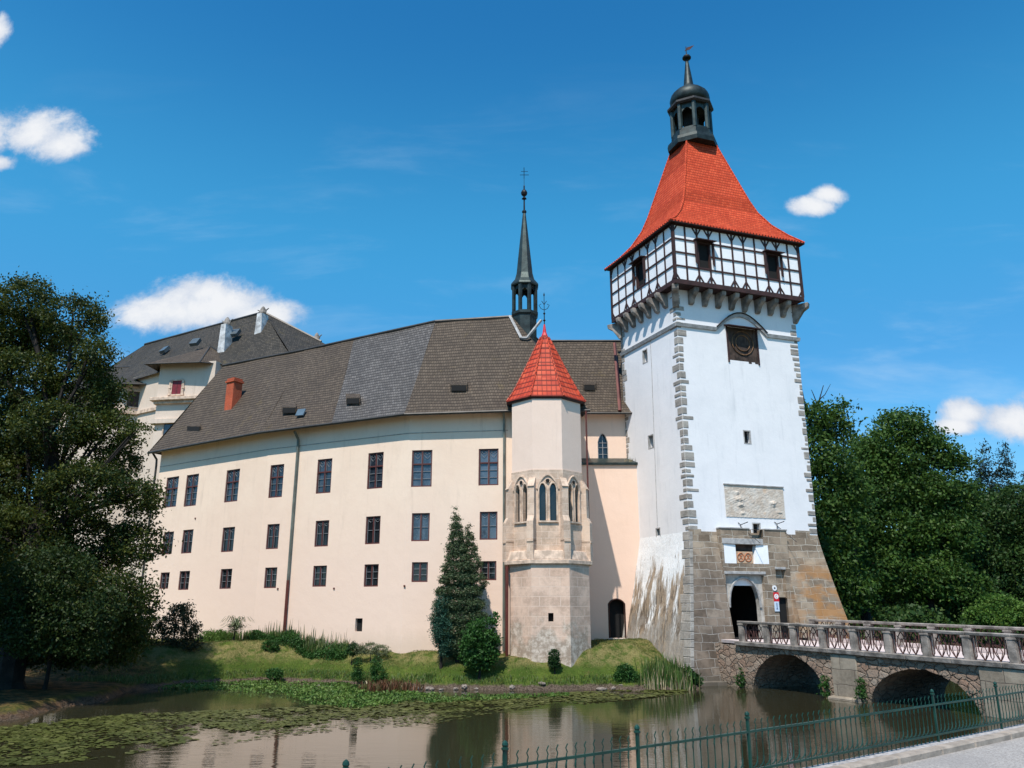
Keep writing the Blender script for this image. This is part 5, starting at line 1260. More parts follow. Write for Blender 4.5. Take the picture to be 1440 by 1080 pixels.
def archwall(mb, W_, x0, x1, curve, d, dep, base=-1.2):
    def top(x): return zb_(x)
    mb.poly([W_(x0, base, d), W_(curve[0][0], base, d), W_(curve[0][0], top(curve[0][0]), d), W_(x0, top(x0), d)])
    mb.poly([W_(curve[-1][0], base, d), W_(x1, base, d), W_(x1, top(x1), d), W_(curve[-1][0], top(curve[-1][0]), d)])
    for (p0, q0), (p1, q1) in zip(curve, curve[1:]): mb.poly([W_(p0, q0, d), W_(p1, q1, d), W_(p1, top(p1), d), W_(p0, top(p0), d)])
    cc = [(curve[0][0], base)] + curve + [(curve[-1][0], base)]
    for (p0, q0), (p1, q1) in zip(cc, cc[1:]): mb.poly([W_(p0, q0, d), W_(p1, q1, d), W_(p1, q1, d - dep), W_(p0, q0, d - dep)])
for d, dep in ((0, BWd), (-BWd, -.0)):
    archwall(mb, BP, -3.0, 6.3, A1c, d, dep); archwall(mb, BP, 6.3, 12.85, A2c, d, dep)
    mb.poly([BP(12.85, -1.2, d), BP(SE, -1.2, d), BP(SE, zb_(SE), d), BP(12.85, zb_(12.85), d)])
mb.build('spandrel_wall', M_rubble, bridge, fixn=False)
mb = MB(); bar(mb, BP, 5.75, 7.15, -1.2, zb_(6.6) - .02, -.1, .07); mb.build('pier', M_bash, bridge, bevel=.03)
mb = MB(); mb.hexa([BP(12.8, -1.2, -.1), BP(SE, -1.2, -.1), BP(SE, -1.2, .10), BP(12.8, -1.2, .10), BP(12.8, zb_(12.8) - .01, -.1), BP(SE, zb_(SE) - .01, -.1), BP(SE, zb_(SE) - .01, .10), BP(12.8, zb_(12.8) - .01, .10)])
mb.build('abutment', M_bash, bridge, bevel=.03)
mb = MB(); mb.hexa([BP(5.4, -1.2, -.3), BP(7.7, -1.2, -.3), BP(7.7, -1.2, .55), BP(5.4, -1.2, .55), BP(5.6, .16, -.3), BP(7.5, .16, -.3), BP(7.45, .10, .38), BP(5.65, .10, .38)]); mb.build('pier_footing', M_bash, bridge, bevel=.05)
# voussoir rings
for cv in (A1c, A2c):
    mb = MB(); c0 = (cv[0][0] + cv[-1][0]) / 2
    for (p0, q0), (p1, q1) in zip(cv, cv[1:]):
        def o_(p, q_, r): dx, dz = (p - c0) / 2.4, (q_ + .35) / 2.0; L = math.hypot(dx, dz); return p + dx / L * r, q_ + dz / L * r
        rr_ = .34 + random.uniform(-.08, .06); a_, b_ = o_(p0, q0, rr_), o_(p1, q1, rr_)
        g_ = .012; dd_ = random.uniform(.01, .045)
        mb.hexa([BP(p0 + g_, q0, -.05), BP(p1 - g_, q1, -.05), BP(p1 - g_, q1, dd_), BP(p0 + g_, q0, dd_), BP(a_[0] + g_, min(a_[1], zb_(a_[0]) - .01), -.05), BP(b_[0] - g_, min(b_[1], zb_(b_[0]) - .01), -.05), BP(b_[0] - g_, min(b_[1], zb_(b_[0]) - .01), dd_), BP(a_[0] + g_, min(a_[1], zb_(a_[0]) - .01), dd_)])
    mb.build('arch_ring', M_rubble, bridge)
def strip(W_, s0, s1, zf, th, d0, d1, n=1, wob=0.0):
    mb = MB(); rr = random.Random(2); st_ = (s1 - s0) / n
    for i in range(n):
        a, b_ = s0 + st_ * i, s0 + st_ * (i + 1) - (.012 if n > 1 else 0); w = rr.uniform(-wob, wob)
        mb.hexa([W_(a, zf(a) - th, d0), W_(b_, zf(b_) - th, d0), W_(b_, zf(b_) - th, d1 - .03 + w), W_(a, zf(a) - th, d1 - .03 + w), W_(a, zf(a), d0), W_(b_, zf(b_), d0), W_(b_, zf(b_) , d1 + w), W_(a, zf(a), d1 + w)])
    return mb
strip(BP, -.35, SE, zl_, .19, -.42, .20, 15, .02).build('ledge', M_par, bridge, bevel=.02)
strip(BP, -3.0, SE, lambda s: zl_(s) - .012, .15, -BWd + .3, -.425).build('deck', M_deck, bridge)
def balustrade(d0, s0, s1, first, dz, flip):
    W_ = lambda a, z, d=0.0: BP(a, z + dz, d + d0)
    step = 1.775; n0 = int((s0 - first) / step) if s0 > first else 0; posts = []
    s_ = first
    while s_ < s1: posts.append(s_); s_ += step
    posts = [x for x in posts if x >= s0 - .1]
    cp = strip(W_, posts[0] - .2, posts[-1] + .2, zr, .13, -.26, .10, max(1, len(posts) - 1), .012); cp.build('coping', M_par, bridge, bevel=.025)
    if flip:
        strip(W_, posts[0] - .2, posts[-1] + .2, lambda s: zl_(s) + .10, .3, -.25, .06).build('plinth_kerb', M_deck, bridge)
    for i, s_ in enumerate(posts):
        mb = MB(); z0, z1 = zl_(s_) - .02, zr(s_) - .125
        mb.hexa([W_(s_ - .17, z0, -.24), W_(s_ + .17, z0, -.24), W_(s_ + .17, z0, .08), W_(s_ - .17, z0, .08), W_(s_ - .15, z1, -.24), W_(s_ + .15, z1, -.24), W_(s_ + .15, z1, .08), W_(s_ - .15, z1, .08)])
        mb.hexa([W_(s_ - .2, z1 - .1, -.25), W_(s_ + .2, z1 - .1, -.25), W_(s_ + .2, z1 - .1, .10), W_(s_ - .2, z1 - .1, .10), W_(s_ - .2, z1 - .002, -.25), W_(s_ + .2, z1 - .002, -.25), W_(s_ + .2, z1 - .002, .10), W_(s_ - .2, z1 - .002, .10)])
        mb.build('balustrade_post', M_par, bridge, bevel=.02)
        if i == len(posts) - 1: break
        a, b_ = s_ + .17, posts[i + 1] - .17; mb = MB(); H = (zr(s_) - .13) - zl_(s_); zc = zl_(s_) + H / 2 - .01; L = b_ - a; r = .024
        D = -.09
        for c in (a + L * .29, a + L * .71):
            for sg in (-1, 1):   # pointed ovals
                mb.tube([W_(c + sg * .21 * math.sin(math.pi * t / 8), zc + H * .5 * (t / 4 - 1), D) for t in range(9)], r, 4)
            for sg in (-1, 1):
                mb.tube([W_(c + sg * .12 * (1 - abs(t / 3 - 1)) + 0, zc - H * .5 + H * .5 * t / 6 * 1.4, D) for t in range(7)], r * .8, 4)
        for c in (a + .06, a + L * .5, b_ - .06):
            w_u = .06
            mb.tube([W_(c - w_u, zc + H * .5, D), W_(c - w_u, zc - H * .34, D), W_(c, zc - H * .47, D), W_(c + w_u, zc - H * .34, D), W_(c + w_u, zc + H * .5, D)], r, 4)
        for c in (a + L * .29, a + L * .71):
            mb.tube([W_(c - .20, zc + H * .32, D), W_(c, zc + H * .06, D), W_(c + .20, zc + H * .32, D)], r * .9, 4)
        mb.build('tracery_panel', M_rust, bridge)
balustrade(-.02, -1, 26, .0, 0, False)
balustrade(-BWd + .2, -1, 26, .6, .10, True)

# ================================================================== signs beside the gate
def sign_at(x, y): s_, z = G.px(x, y); return s_, z
s_, z = sign_at(1088.5, 827)
t = thing('round_sign', 'small round white sign with black pictogram above the red bordered sign', 'sign', tuple(G(s_, z, .02)))
def disc(W_, s_, z, r, d0, d1, n=20):
    mb = MB(); A_ = [W_(s_ + r * math.cos(2 * math.pi * k / n), z + r * math.sin(2 * math.pi * k / n), d0) for k in range(n)]; B_ = [W_(s_ + r * math.cos(2 * math.pi * k / n), z + r * math.sin(2 * math.pi * k / n), d1) for k in range(n)]
    mb.poly(A_); mb.poly(B_)
    for k in range(n): mb.poly([A_[k], A_[(k + 1) % n], B_[(k + 1) % n], B_[k]])
    return mb
disc(G, s_, z, .155, .03, .05).build('plate', M_wsign, t); disc(G, s_, z, .05, .05, .06).build('pictogram', M_iron, t)
s_, z = sign_at(1091, 839.5)
t = thing('prohibition_sign', 'upright plate with red border and white round prohibition symbol beside the gate arch', 'sign', tuple(G(s_, z, .02)))
mb = MB(); bar(mb, G, s_ - .18, s_ + .18, z - .26, z + .26, .03, .05); mb.build('plate', M_red, t, bevel=.012)
disc(G, s_, z + .03, .145, .05, .056).build('white_disc', M_wsign, t)
mb = MB(); mb.tube([G(s_ + .045 * math.cos(a), z + .03 + .085 * math.sin(a), .06) for a in [math.pi * .35 + math.pi * 1.3 * k / 8 for k in range(9)]], .014, 4); mb.build('symbol', M_red, t)
s_, z = sign_at(1091.8, 852.8)
t = thing('blue_sign', 'pale blue rectangular sign with dark upright figure below the prohibition sign', 'sign', tuple(G(s_, z, .02)))
mb = MB(); bar(mb, G, s_ - .16, s_ + .16, z - .27, z + .27, .03, .05); mb.build('plate', M_lbsign, t)
mb = MB(); bar(mb, G, s_ - .02, s_ + .025, z - .12, z + .12, .05, .056); bar(mb, G, s_ - .06, s_ + .06, z - .16, z - .12, .05, .057); mb.tube([G(s_, z + .16, .055), G(s_, z + .19, .055)], .03, 6); mb.build('figure', plain('dark blue sign ink', (.03, .06, .16), .4, 0, .1, 3, 0), t)

# ================================================================== green iron railing in the foreground
fence = thing('iron_railing', 'low green wrought iron railing with curled bar tips along the road edge', 'fence', (2.5, 9.2, 2.2))
fp = Plane((FA.x, FA.y), (FB.x, FB.y))
ZB0, ZR0, ZR1, ZT_ = 2.16, 2.24, 2.60, 2.77
def post_s(x): return fp.px(x, 1000)[0]
ps = [(Vector(q_) - FA).dot(fd) for q_ in ((-1.17, 6.09), (-.05, 6.92), (1.14, 7.85), (2.43, 8.83), (5.5, 11.32), (7.08, 12.4))]
step_ = 1.45; ps = [ps[0] - 3 * step_, ps[0] - 2 * step_, ps[0] - step_] + ps
while ps[-1] < 24: ps.append(ps[-1] + 1.9)
for i, s_ in enumerate(ps):
    mb = MB(); c_ = fp(s_, 0, 0); mb.obox(fp(s_ - .013, ZB0 - .02, -.013), fp.u * .026, fp.n * .026, (0, 0, ZT_ - ZB0 - .03))
    mb.lathe((c_.x, c_.y, ZT_ - .05), [(.024, 0), (.03, .008), (.03, .02), (.018, .026), (.026, .042), (.022, .06), (.006, .075)], 8)
    mb.build('fence_post', M_green, fence)
    if i == len(ps) - 1: break
    a, b_ = s_ + .016, ps[i + 1] - .016; L = b_ - a; n = max(3, round(L / .105)); mb = MB()
    for k in range(1, n):
        x = a + L * k / n; j = random.uniform(-.004, .004)
        pts = [fp(x - .004, ZB0 + .0, 0), fp(x, ZR0 + .11, 0), fp(x, ZR1 + .02, 0), fp(x + .007, ZR1 + .05, .004), fp(x - .005, ZR1 + .08, .0), fp(x + .008, ZR1 + .115 + j, .010)]
        mb.tube(pts, .0055, 5)
        # leaf scroll under the top rail and hoop over the bottom rail
        mb.tube([fp(x, ZR1 - .015, .004), fp(x - .014, ZR1 - .04, .010), fp(x - .022, ZR1 - .065, .012), fp(x - .010, ZR1 - .085, .010), fp(x, ZR1 - .075, .006)], .0075, 4, .004)
        mb.tube([fp(x, ZR0 + .115, 0), fp(x - .012, ZR0 + .07, .004), fp(x - .045, ZR0 + .035, .006), fp(x - .085, ZR0 + .022, .004)], .008, 4, .006)
    mb.build('fence_panel', M_green, fence)
    for z in (ZR0, ZR1):
        mb = MB(); mb.obox(fp(a, z - .011, -.013), fp.u * L, fp.n * .026, (0, 0, .022)); mb.build('fence_rail', M_green, fence)

# ================================================================== vegetation
def rot_leaves(P, size, rng, up=0.0, aspect=.5, droop=None, cup=True):
    n = len(P); a = rng.normal(size=(n, 3)); a /= np.linalg.norm(a, axis=1)[:, None]
    if up: a[:, 2] = a[:, 2] * (1 - abs(up)) + up; a /= np.linalg.norm(a, axis=1)[:, None]
    r = rng.normal(size=(n, 3)); b_ = np.cross(a, r); b_ /= np.linalg.norm(b_, axis=1)[:, None] + 1e-9
    s = size * rng.uniform(.6, 1.35, n)[:, None]
    V = np.stack([P - a * s * .5, P + b_ * s * aspect * .5, P + a * s * .5, P - b_ * s * aspect * .5], 1).reshape(-1, 3)
    F = np.arange(n * 4).reshape(n, 4); return V, F
def crown_points(blobs, n, rng, clump=.5, per=26, shell=.55):
    """leaf positions gathered in sprays spread through ellipsoids (c, r)"""
    B = np.array([[*c, *r] for c, r in blobs]); wgt = (B[:, 3] * B[:, 5]) ** 1.0 + (B[:, 3] * B[:, 4]); wgt /= wgt.sum()
    k = max(1, n // per); bi = rng.choice(len(B), k, p=wgt); d = rng.normal(size=(k, 3)); d /= np.linalg.norm(d, axis=1)[:, None]
    rad = rng.uniform(0, 1, k) ** .33 * (1 - shell) + shell * rng.uniform(.72, 1.06, k)
    C = B[bi, :3] + d * B[bi, 3:] * rad[:, None]
    cs = clump * rng.uniform(.55, 1.3, k)
    li = np.repeat(np.arange(k), per); off = rng.normal(size=(len(li), 3)) * np.array([.5, .5, .33]); P = C[li] + off * cs[li][:, None]
    return P
def px_blobs(lst, Y, asp=1.0):
    out = []
    for q_ in lst:
        x, y, rx, ry = q_[:4]; dy = q_[4] if len(q_) > 4 else 0; c = PY(x, y, Y + dy)
        dep = (Y + dy) * math.cos(PITCH) + (c.z - EYE) * math.sin(PITCH); k = dep / FPX; out.append((tuple(c), (rx * k, (rx + ry) / 2 * k * asp, ry * k)))
    return out
def tree(name, label, cat, base, blobs, n, size, mat, seed, trunk=None, bark=None, clump=.5, per=26, up=0.0, aspect=.55, group=None, shell=.55, limbs=True, extra=None):
    rng = np.random.default_rng(seed); rr = random.Random(seed)
    t = thing(name, label, cat, tuple(base), group); base = Vector(base)
    P = crown_points(blobs, n, rng, clump, per, shell); V, F = rot_leaves(P, size, rng, up, aspect); np_mesh('crown', V, F, mat, t)
    if trunk:
        r0, htop = trunk; mb = MB(); cc = sum((Vector(c) for c, r in blobs), Vector()) / len(blobs)
        tp = Vector((base.x * .6 + cc.x * .4, base.y * .6 + cc.y * .4, htop)); pts = [base + Vector((0, 0, -.3))]
        for k in range(1, 6): f = k / 5; p_ = (base).lerp(tp, f); p_ += Vector((rr.uniform(-1, 1), rr.uniform(-1, 1), 0)) * r0 * .5; pts.append(p_)
        mb.tube([base + Vector((0, 0, -.3)), base + Vector((0, 0, .25))], r0 * 1.5, 8, r0 * 1.1); mb.tube(pts, r0 * 1.1, 8, r0 * .45)
        if limbs:
            for c, r in blobs:
                c = Vector(c); s_ = pts[rr.randint(2, 5)]
                if c.z < s_.z: s_ = pts[2]
                m_ = s_.lerp(c, .5) + Vector((rr.uniform(-.3, .3), rr.uniform(-.3, .3), .3)); mb.tube([s_, m_, c], r0 * .20, 5, r0 * .05)
                for _ in range(2): d = Vector((rr.uniform(-1, 1) * r[0], rr.uniform(-1, 1) * r[1], rr.uniform(-.2, .9) * r[2])) * .8; mb.tube([m_, c.lerp(c + d, .4), c + d], r0 * .14, 4, r0 * .03)
        if extra:
            for pts_, ra, rb in extra: mb.tube(pts_, ra, 5, rb)
        mb.build('trunk', bark or M_bark, t)
    return t
# --- big tree on the left bank
bl = [(38, 425, 42, 34), (12, 470, 48, 40, 1), (103, 450, 40, 36), (70, 480, 45, 30, 2), (132, 500, 24, 26, -1), (30, 530, 62, 40), (118, 545, 42, 40, 1), (-40, 500, 60, 60, 1), (150, 560, 26, 26),
      (70, 600, 55, 38, -1), (5, 610, 60, 50, 1), (150, 610, 42, 32), (195, 603, 18, 10, -1), (165, 650, 32, 24, 1), (40, 680, 70, 50, 1), (120, 690, 60, 40, -1), (190, 702, 28, 30), (-40, 640, 80, 80, 2),
      (215, 690, 16, 12, -1), (20, 760, 80, 50, -1), (110, 770, 70, 48, 1), (190, 765, 34, 32), (60, 830, 75, 45), (150, 840, 52, 42, -1), (195, 850, 26, 40), (-50, 780, 90, 80, 1), (40, 880, 60, 34, 1), (130, 888, 50, 30), (185, 895, 22, 24, 1), (90, 905, 50, 26), (20, 905, 40, 26, 1), (165, 912, 34, 20, 2), (110, 922, 44, 14, 1), (40, 925, 34, 12, 2)]
gz = gh(-21.6, 37.0)
tree('maple_tree', 'large dark green deciduous tree filling the left edge, its trunk on the muddy bank', 'tree', (-22.2, 37.3, gz), px_blobs(bl, 38), 250000, .15, M_leafL, 1, (.62, 12.0), M_bark, .58, 80, shell=.70)
bl2 = [(165, 840, 34, 30), (140, 880, 36, 26), (190, 870, 28, 32), (120, 850, 30, 26), (185, 905, 24, 18)]
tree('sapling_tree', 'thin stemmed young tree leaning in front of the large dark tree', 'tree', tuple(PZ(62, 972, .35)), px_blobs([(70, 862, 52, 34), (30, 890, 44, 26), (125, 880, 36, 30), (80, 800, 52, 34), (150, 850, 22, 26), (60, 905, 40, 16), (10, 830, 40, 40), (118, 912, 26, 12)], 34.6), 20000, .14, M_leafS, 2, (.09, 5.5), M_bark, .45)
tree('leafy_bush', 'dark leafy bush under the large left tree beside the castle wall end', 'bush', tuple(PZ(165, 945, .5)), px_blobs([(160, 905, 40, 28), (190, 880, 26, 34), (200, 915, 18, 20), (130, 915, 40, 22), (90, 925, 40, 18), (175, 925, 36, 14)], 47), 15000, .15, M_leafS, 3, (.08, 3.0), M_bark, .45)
ob = Vector((-25.0, 27.5, gh(-25.0, 27.5)))
tree('maple_tree', 'unseen broad dark tree added to shade the near left bank, just outside the left edge of the picture', 'tree', ob, [((-24.6 + dx, 27.3 + dy, 9 + dz), (3.0, 3.2, 2.4)) for dx, dy, dz in ((0, 0, 0), (1.4, 1.5, .5), (-3, 1, 1), (0, 3, 2), (.6, -2.5, 1.5), (0, 0, 3.5), (1.2, 3.2, -1.2), (-2, 3, 3.5))], 42000, .20, M_leafL, 77, (.45, 9), M_bark, .6, 60, shell=.7)  # unseen tree added so its shade falls on the muddy spit
# --- young bronze leaved tree on the lawn
b0 = Vector((-20.0, 47.6)); zb0 = gh(b0.x, b0.y)
def base_at(x, Y):   # ground point under picture column x at distance Y
    X = (x - 720) * (Y * math.cos(PITCH)) / FPX; return Vector((X, Y, gh(X, Y)))
bb = base_at(248, 47.3)
tree('young_tree', 'small young tree with dark bronze leaves standing alone on the lawn near the left tree', 'tree', bb, px_blobs([(250, 858, 9, 10), (250, 868, 13, 17), (262, 862, 8, 14), (236, 880, 15, 14), (268, 884, 14, 13), (250, 895, 24, 13), (238, 905, 16, 10), (268, 903, 16, 10), (225, 885, 7, 7)], 47.3), 5600, .13, M_brownleaf, 5, (.06, bb.z + 1.7), M_bark, .26, 14)
# --- conifers against the facade
bb = base_at(646, 44.4)
con = []
for y, hw in ((723, 3), (733, 6), (745, 10), (758, 14), (771, 18), (785, 22), (799, 26), (815, 30), (832, 34), (850, 38), (868, 40), (886, 40), (902, 35), (914, 24)): con.append((641 + (y - 724) * .04, y, hw * (.82 if y < 790 else .92 if y < 830 else .98), 11))
con += [(659, 744, 3, 8), (660, 757, 7, 9), (661, 773, 10, 11), (665, 792, 13, 13), (671, 818, 13, 14)]
t = tree('thuja_tree', 'tall pointed brown green thuja standing close to the facade left of the chapel bay', 'conifer', bb, px_blobs(con, 44.4, .95), 80000, .12, M_thuja, 8, (.16, 6), M_bark, .17, 16, .35, .34, shell=.75, limbs=False)
bb = base_at(622, 44.1)
tree('juniper_bush', 'rounded blue green juniper growing against the left side of the thuja', 'conifer', bb, px_blobs([(622, 885, 16, 22), (619, 868, 14, 20), (625, 900, 15, 14), (627, 914, 12, 9), (624, 850, 11, 16)], 44.0), 11000, .10, M_juniper, 9, (.07, 3.0), M_bark, .18, 16, .3, .35, shell=.8, limbs=False)
bb = base_at(675, 42.9)
tree('shrub_tree', 'bright green leafy bush in front of the thuja with one branch reaching right', 'bush', bb, px_blobs([(672, 900, 24, 24), (666, 920, 20, 16), (684, 918, 19, 16), (680, 883, 16, 16), (693, 874, 7, 6), (697, 866, 5, 5), (690, 900, 14, 12), (674, 932, 18, 9)], 42.9), 8500, .14, M_bush, 10, (.06, 3.0), M_bark, .24, 16)
# --- clipped and small shrubs
def small(name, label, x, Y, blobs, n, size, mat, seed, cat='shrub', clump=.14, up=0.0, aspect=.5, per=14, shell=.8, group=None):
    bb = base_at(x, Y); return tree(name, label, cat, bb, px_blobs(blobs, Y), n, size, mat, seed, (.025, bb.z + .5), M_bark, clump, per, up, aspect, group, shell, limbs=False)
small('box_ball', 'small clipped round box bush at the foot of the chapel bay', 779, 42.75, [(779, 922, 8.5, 9), (779, 930, 9.5, 7), (779, 935, 9, 4)], 6500, .06, M_box, 12, clump=.07)
small('bank_shrub', 'left of two upright green shrubs on the bank in front of the long facade', 503, 43.6, [(503, 938, 5, 13), (503, 951, 7, 9)], 1500, .09, M_bush, 13, clump=.16, up=.3)
small('bank_shrub', 'right, wider of two upright green shrubs on the bank below the facade', 529, 43.3, [(528, 936, 7, 12), (532, 950, 10, 12)], 2400, .09, M_bush, 14, clump=.16, up=.3)
small('bank_shrub', 'low dark shrub at the water edge below the flower bed', 386, 46.3, [(386, 948, 12, 8)], 1500, .10, M_bush, 15, clump=.14)
small('bank_shrub', 'round bright green shrub on the bank left of the reeds by the tower', 881, 42.6, [(880, 946, 14, 12), (888, 952, 14, 8), (872, 950, 10, 8)], 4200, .10, M_bush, 16, clump=.15, up=.25)
small('bank_shrub', 'dark broad leaved shrub at the corner of the tower footing', 968, 42.9, [(966, 950, 13, 11), (974, 956, 10, 8)], 2200, .16, M_box, 17, clump=.18)
small('round_shrub', 'small dark round shrub at the right end of the flower bed', 498, 46.3, [(497, 913, 8, 9)], 1700, .08, M_box, 18)
small('lavender_bush', 'pale grey green bushy plant beside the dark round shrub', 524, 46.2, [(520, 912, 16, 8), (536, 914, 13, 7), (508, 915, 10, 6)], 3600, .12, M_pale, 19, clump=.14, up=.5, aspect=.2)
small('round_shrub', 'dark green mound shrub in the middle of the flower bed', 380, 48.9, [(380, 908, 12, 8)], 1600, .10, M_bush, 20)
small('leafy_bush', 'yellow green clump of tall leaves behind the young bronze tree', 298, 50.6, [(300, 898, 22, 12), (285, 903, 14, 9), (312, 902, 14, 9)], 3600, .20, M_leafY, 21, clump=.2, up=.6, aspect=.18)
bb = base_at(332, 50.0)
wt = tree('weeping_plant', 'small fountain shaped plant on a short stem in front of the facade', 'plant', bb, px_blobs([(332, 882, 9, 7)], 50), 500, .2, M_pale, 23, (.05, bb.z + .9), M_bark, .2, 14, .3, .15, limbs=False)
rr = random.Random(6); mb = MB(); cc = PY(332, 886, 50)
for k in range(90):
    a = rr.uniform(0, 6.28); L = rr.uniform(.5, 1.25); h = rr.uniform(.1, 1.0); d = Vector((math.cos(a), math.sin(a) * .8, 0)); w = Vector((-d.y, d.x, 0)) * .022
    p0, p1, p2, p3 = cc, cc + d * L * .4 + Vector((0, 0, h * .8)), cc + d * L * .75 + Vector((0, 0, h * .85)), cc + d * L + Vector((0, 0, h * .55))
    for s0, s1 in ((p0, p1), (p1, p2), (p2, p3)): mb.poly([s0 - w, s1 - w, s1 + w, s0 + w])
mb.build('arching_leaves', M_pale, wt, fixn=False)
# --- blades: flower bed, reeds, lawn tufts
def blades(name, P, H, w, lean, mat, rng, parent=None):
    """P (n,3) feet; bent two-part blades"""
    n = len(P); a = rng.uniform(0, 2 * np.pi, n); d = np.stack([np.cos(a), np.sin(a), np.zeros(n)], 1); s_ = np.stack([-np.sin(a), np.cos(a), np.zeros(n)], 1)
    h = H * rng.uniform(.55, 1.2, n); l = lean * h * rng.uniform(.2, 1, n); ww = w * rng.uniform(.7, 1.2, n)
    z = np.array([0, 0, 1.0]); m_ = P + d * (l * .35)[:, None] + z * (h * .6)[:, None]; tp = P + d * l[:, None] + z * h[:, None]
    W2 = s_ * (ww / 2)[:, None]
    V = np.stack([P - W2, P + W2, m_ + W2 * .8, m_ - W2 * .8, tp + W2 * .12, tp - W2 * .12], 1).reshape(-1, 3)
    i = np.arange(n)[:, None] * 6; F = np.concatenate([i + np.array([[0, 1, 2, 3]]), i + np.array([[3, 2, 4, 5]])], 0)
    return np_mesh(name, V, F, mat, parent)
def on_ground(X, Y): return np.stack([X, Y, land_h(X.reshape(1, -1), Y.reshape(1, -1)).ravel()], 1)
rng = np.random.default_rng(3)
# flower bed along the wall
t_ = rng.uniform(0, 1, 3800); fx = np.interp(t_, [0, .35, 1], [-19.4, -15.2, -9.4]); fy = np.interp(fx, [-20, -16.15, -6.2], [54.6, 51.95, 46.95]) - rng.uniform(.15, 1.1, 3800)
keep = np.sin(fx * 3.1) + np.sin(fx * 7.3 + 1) * .7 + rng.uniform(-1, 1, 3800) > -.6
PB = on_ground(fx[keep], fy[keep])
tagk(blades('flower_bed', PB, .52, .06, .35, M_reed, rng), 'bed of tall green irises and grasses along the facade foot', 'plants', kind='stuff')
k = rng.uniform(0, 1, 90); fx = np.interp(k, [0, 1], [-15.5, -9.6]); PS = on_ground(fx, np.interp(fx, [-16.15, -6.2], [51.95, 46.95]) - rng.uniform(.2, .9, 90)); 
tagk(blades('tall_flower_stalks', PS, 1.05, .07, .1, M_pale, rng), 'pale tall flower stalks rising out of the bed', 'plants', kind='stuff')
fx = rng.uniform(-15.8, -9.3, 9000); fy = np.interp(fx, [-16.15, -6.2], [51.95, 46.95]) - rng.uniform(.5, 1.4, 9000); P = on_ground(fx, fy); P[:, 2] += rng.uniform(0, .42, 9000) * (1 + .4 * np.sin(fx * 2.3))
V, F = rot_leaves(P, .11, rng, 0, .5); tagk(np_mesh('bed_foliage', V, F, M_bush), 'low leafy plants in front of the irises', 'plants', kind='stuff')
# reeds by the tower
rx = rng.normal(7.75, .55, 520); ry = rng.uniform(41.9, 43.0, 520); rx[:160] = rng.uniform(6.6, 9.1, 160)
rd = blades('reed_clump', on_ground(rx, ry), .98, .06, .25, M_reed, rng); tagk(rd, 'tall clump of green reeds at the water edge in front of the tower', 'reeds', kind='stuff')
rx = rng.uniform(6.6, 8.9, 130); tagk(blades('dry_reed_stalks', on_ground(rx, rng.uniform(41.7, 42.6, 130)), .75, .04, .35, M_dead, rng), 'dry straw coloured stalks between the reeds', 'reeds', kind='stuff')
# lawn tufts
n = 150000; X = rng.uniform(-22, 10.5, n); Y = rng.uniform(41.5, 53, n); P = on_ground(X, Y); back = np.interp(X, [-26.2, -16.15, -6.2, -.25, -.2, 1, 3, 4.3, 4.35, 9], [58.7, 51.9, 46.9, 46.1, 44.6, 43.3, 43.3, 44.7, 50.8, 50.8])
dens = .5 + .5 * np.sin(X * 1.7 + np.sin(Y * 2.1)) * np.sin(Y * 1.9 + X * .6); P = P[(P[:, 2] > .22) & (Y < back) & (rng.uniform(0, 1, n) < .35 + .65 * dens)]
tagk(blades('grass', P, .065, .020, .6, M_grassb, rng), kind='stuff')
edge = P[(P[:, 2] < .55)]; 
if len(edge): tagk(blades('bank_grass', edge + rng.normal(size=edge.shape) * [.06, .06, 0], .17, .028, .7, M_reed, rng), kind='stuff')
# --- floating leaves
def in_poly(x, y, poly):
    ins = np.zeros(len(x), bool)
    for i in range(len(poly)):
        a, b_ = poly[i], poly[(i + 1) % len(poly)]; c1 = (a[1] > y) != (b_[1] > y); ins ^= c1 & (x < (b_[0] - a[0]) * (y - a[1]) / (b_[1] - a[1] + 1e-12) + a[0])
    return ins
def scatter(pxpoly, n, rng, z=.02, fade=.0, clump=1.0):
    poly = [PZ(x, y, z) for x, y in pxpoly]; poly = [(p.x, p.y) for p in poly]; A_ = np.array(poly); out = []
    x = rng.uniform(A_[:, 0].min(), A_[:, 0].max(), n * 6); y = rng.uniform(A_[:, 1].min(), A_[:, 1].max(), n * 6)
    f = np.sin(x * 1.1 + 2 * np.sin(y * .45)) * np.sin(y * .8 + 1.5 * np.sin(x * .5)) + .5 * np.sin(x * 3.1 + y) * np.sin(y * 2.3)
    ok = in_poly(x, y, poly) & (rng.uniform(-1, 1, len(x)) * .8 < f + .35 * clump) & (land_h(x.reshape(1, -1), y.reshape(1, -1)).ravel() < .02)
    return x[ok][:n], y[ok][:n]
def pads(name, x, y, smin, smax, mat, rng, label, tilt=.12):
    n = len(x); k = 7; a = np.linspace(0, 2 * np.pi, k, endpoint=False); r = rng.uniform(smin, smax, n)[:, None]; ph = rng.uniform(0, 6.28, n)[:, None]
    tx = rng.normal(0, tilt, n)[:, None]; ty = rng.normal(0, tilt, n)[:, None]; zz = rng.uniform(.012, .03, n)[:, None]
    cx = np.cos(a + ph) * r; cy = np.sin(a + ph) * r * rng.uniform(.8, 1, n)[:, None]; z = zz + np.maximum(-.008, cx * tx + cy * ty)
    V = np.stack([x[:, None] + cx, y[:, None] + cy, z], 2).reshape(-1, 3); F = np.arange(n * k).reshape(n, k)
    return tagk(np_mesh(name, V, F, mat), label, 'water lilies', kind='stuff')
x, y = scatter([(-90, 1030), (0, 1022), (90, 1012), (200, 1003), (330, 998), (440, 1004), (420, 1016), (320, 1030), (240, 1048), (150, 1066), (60, 1074), (-90, 1082)], 6500, rng, clump=.3)
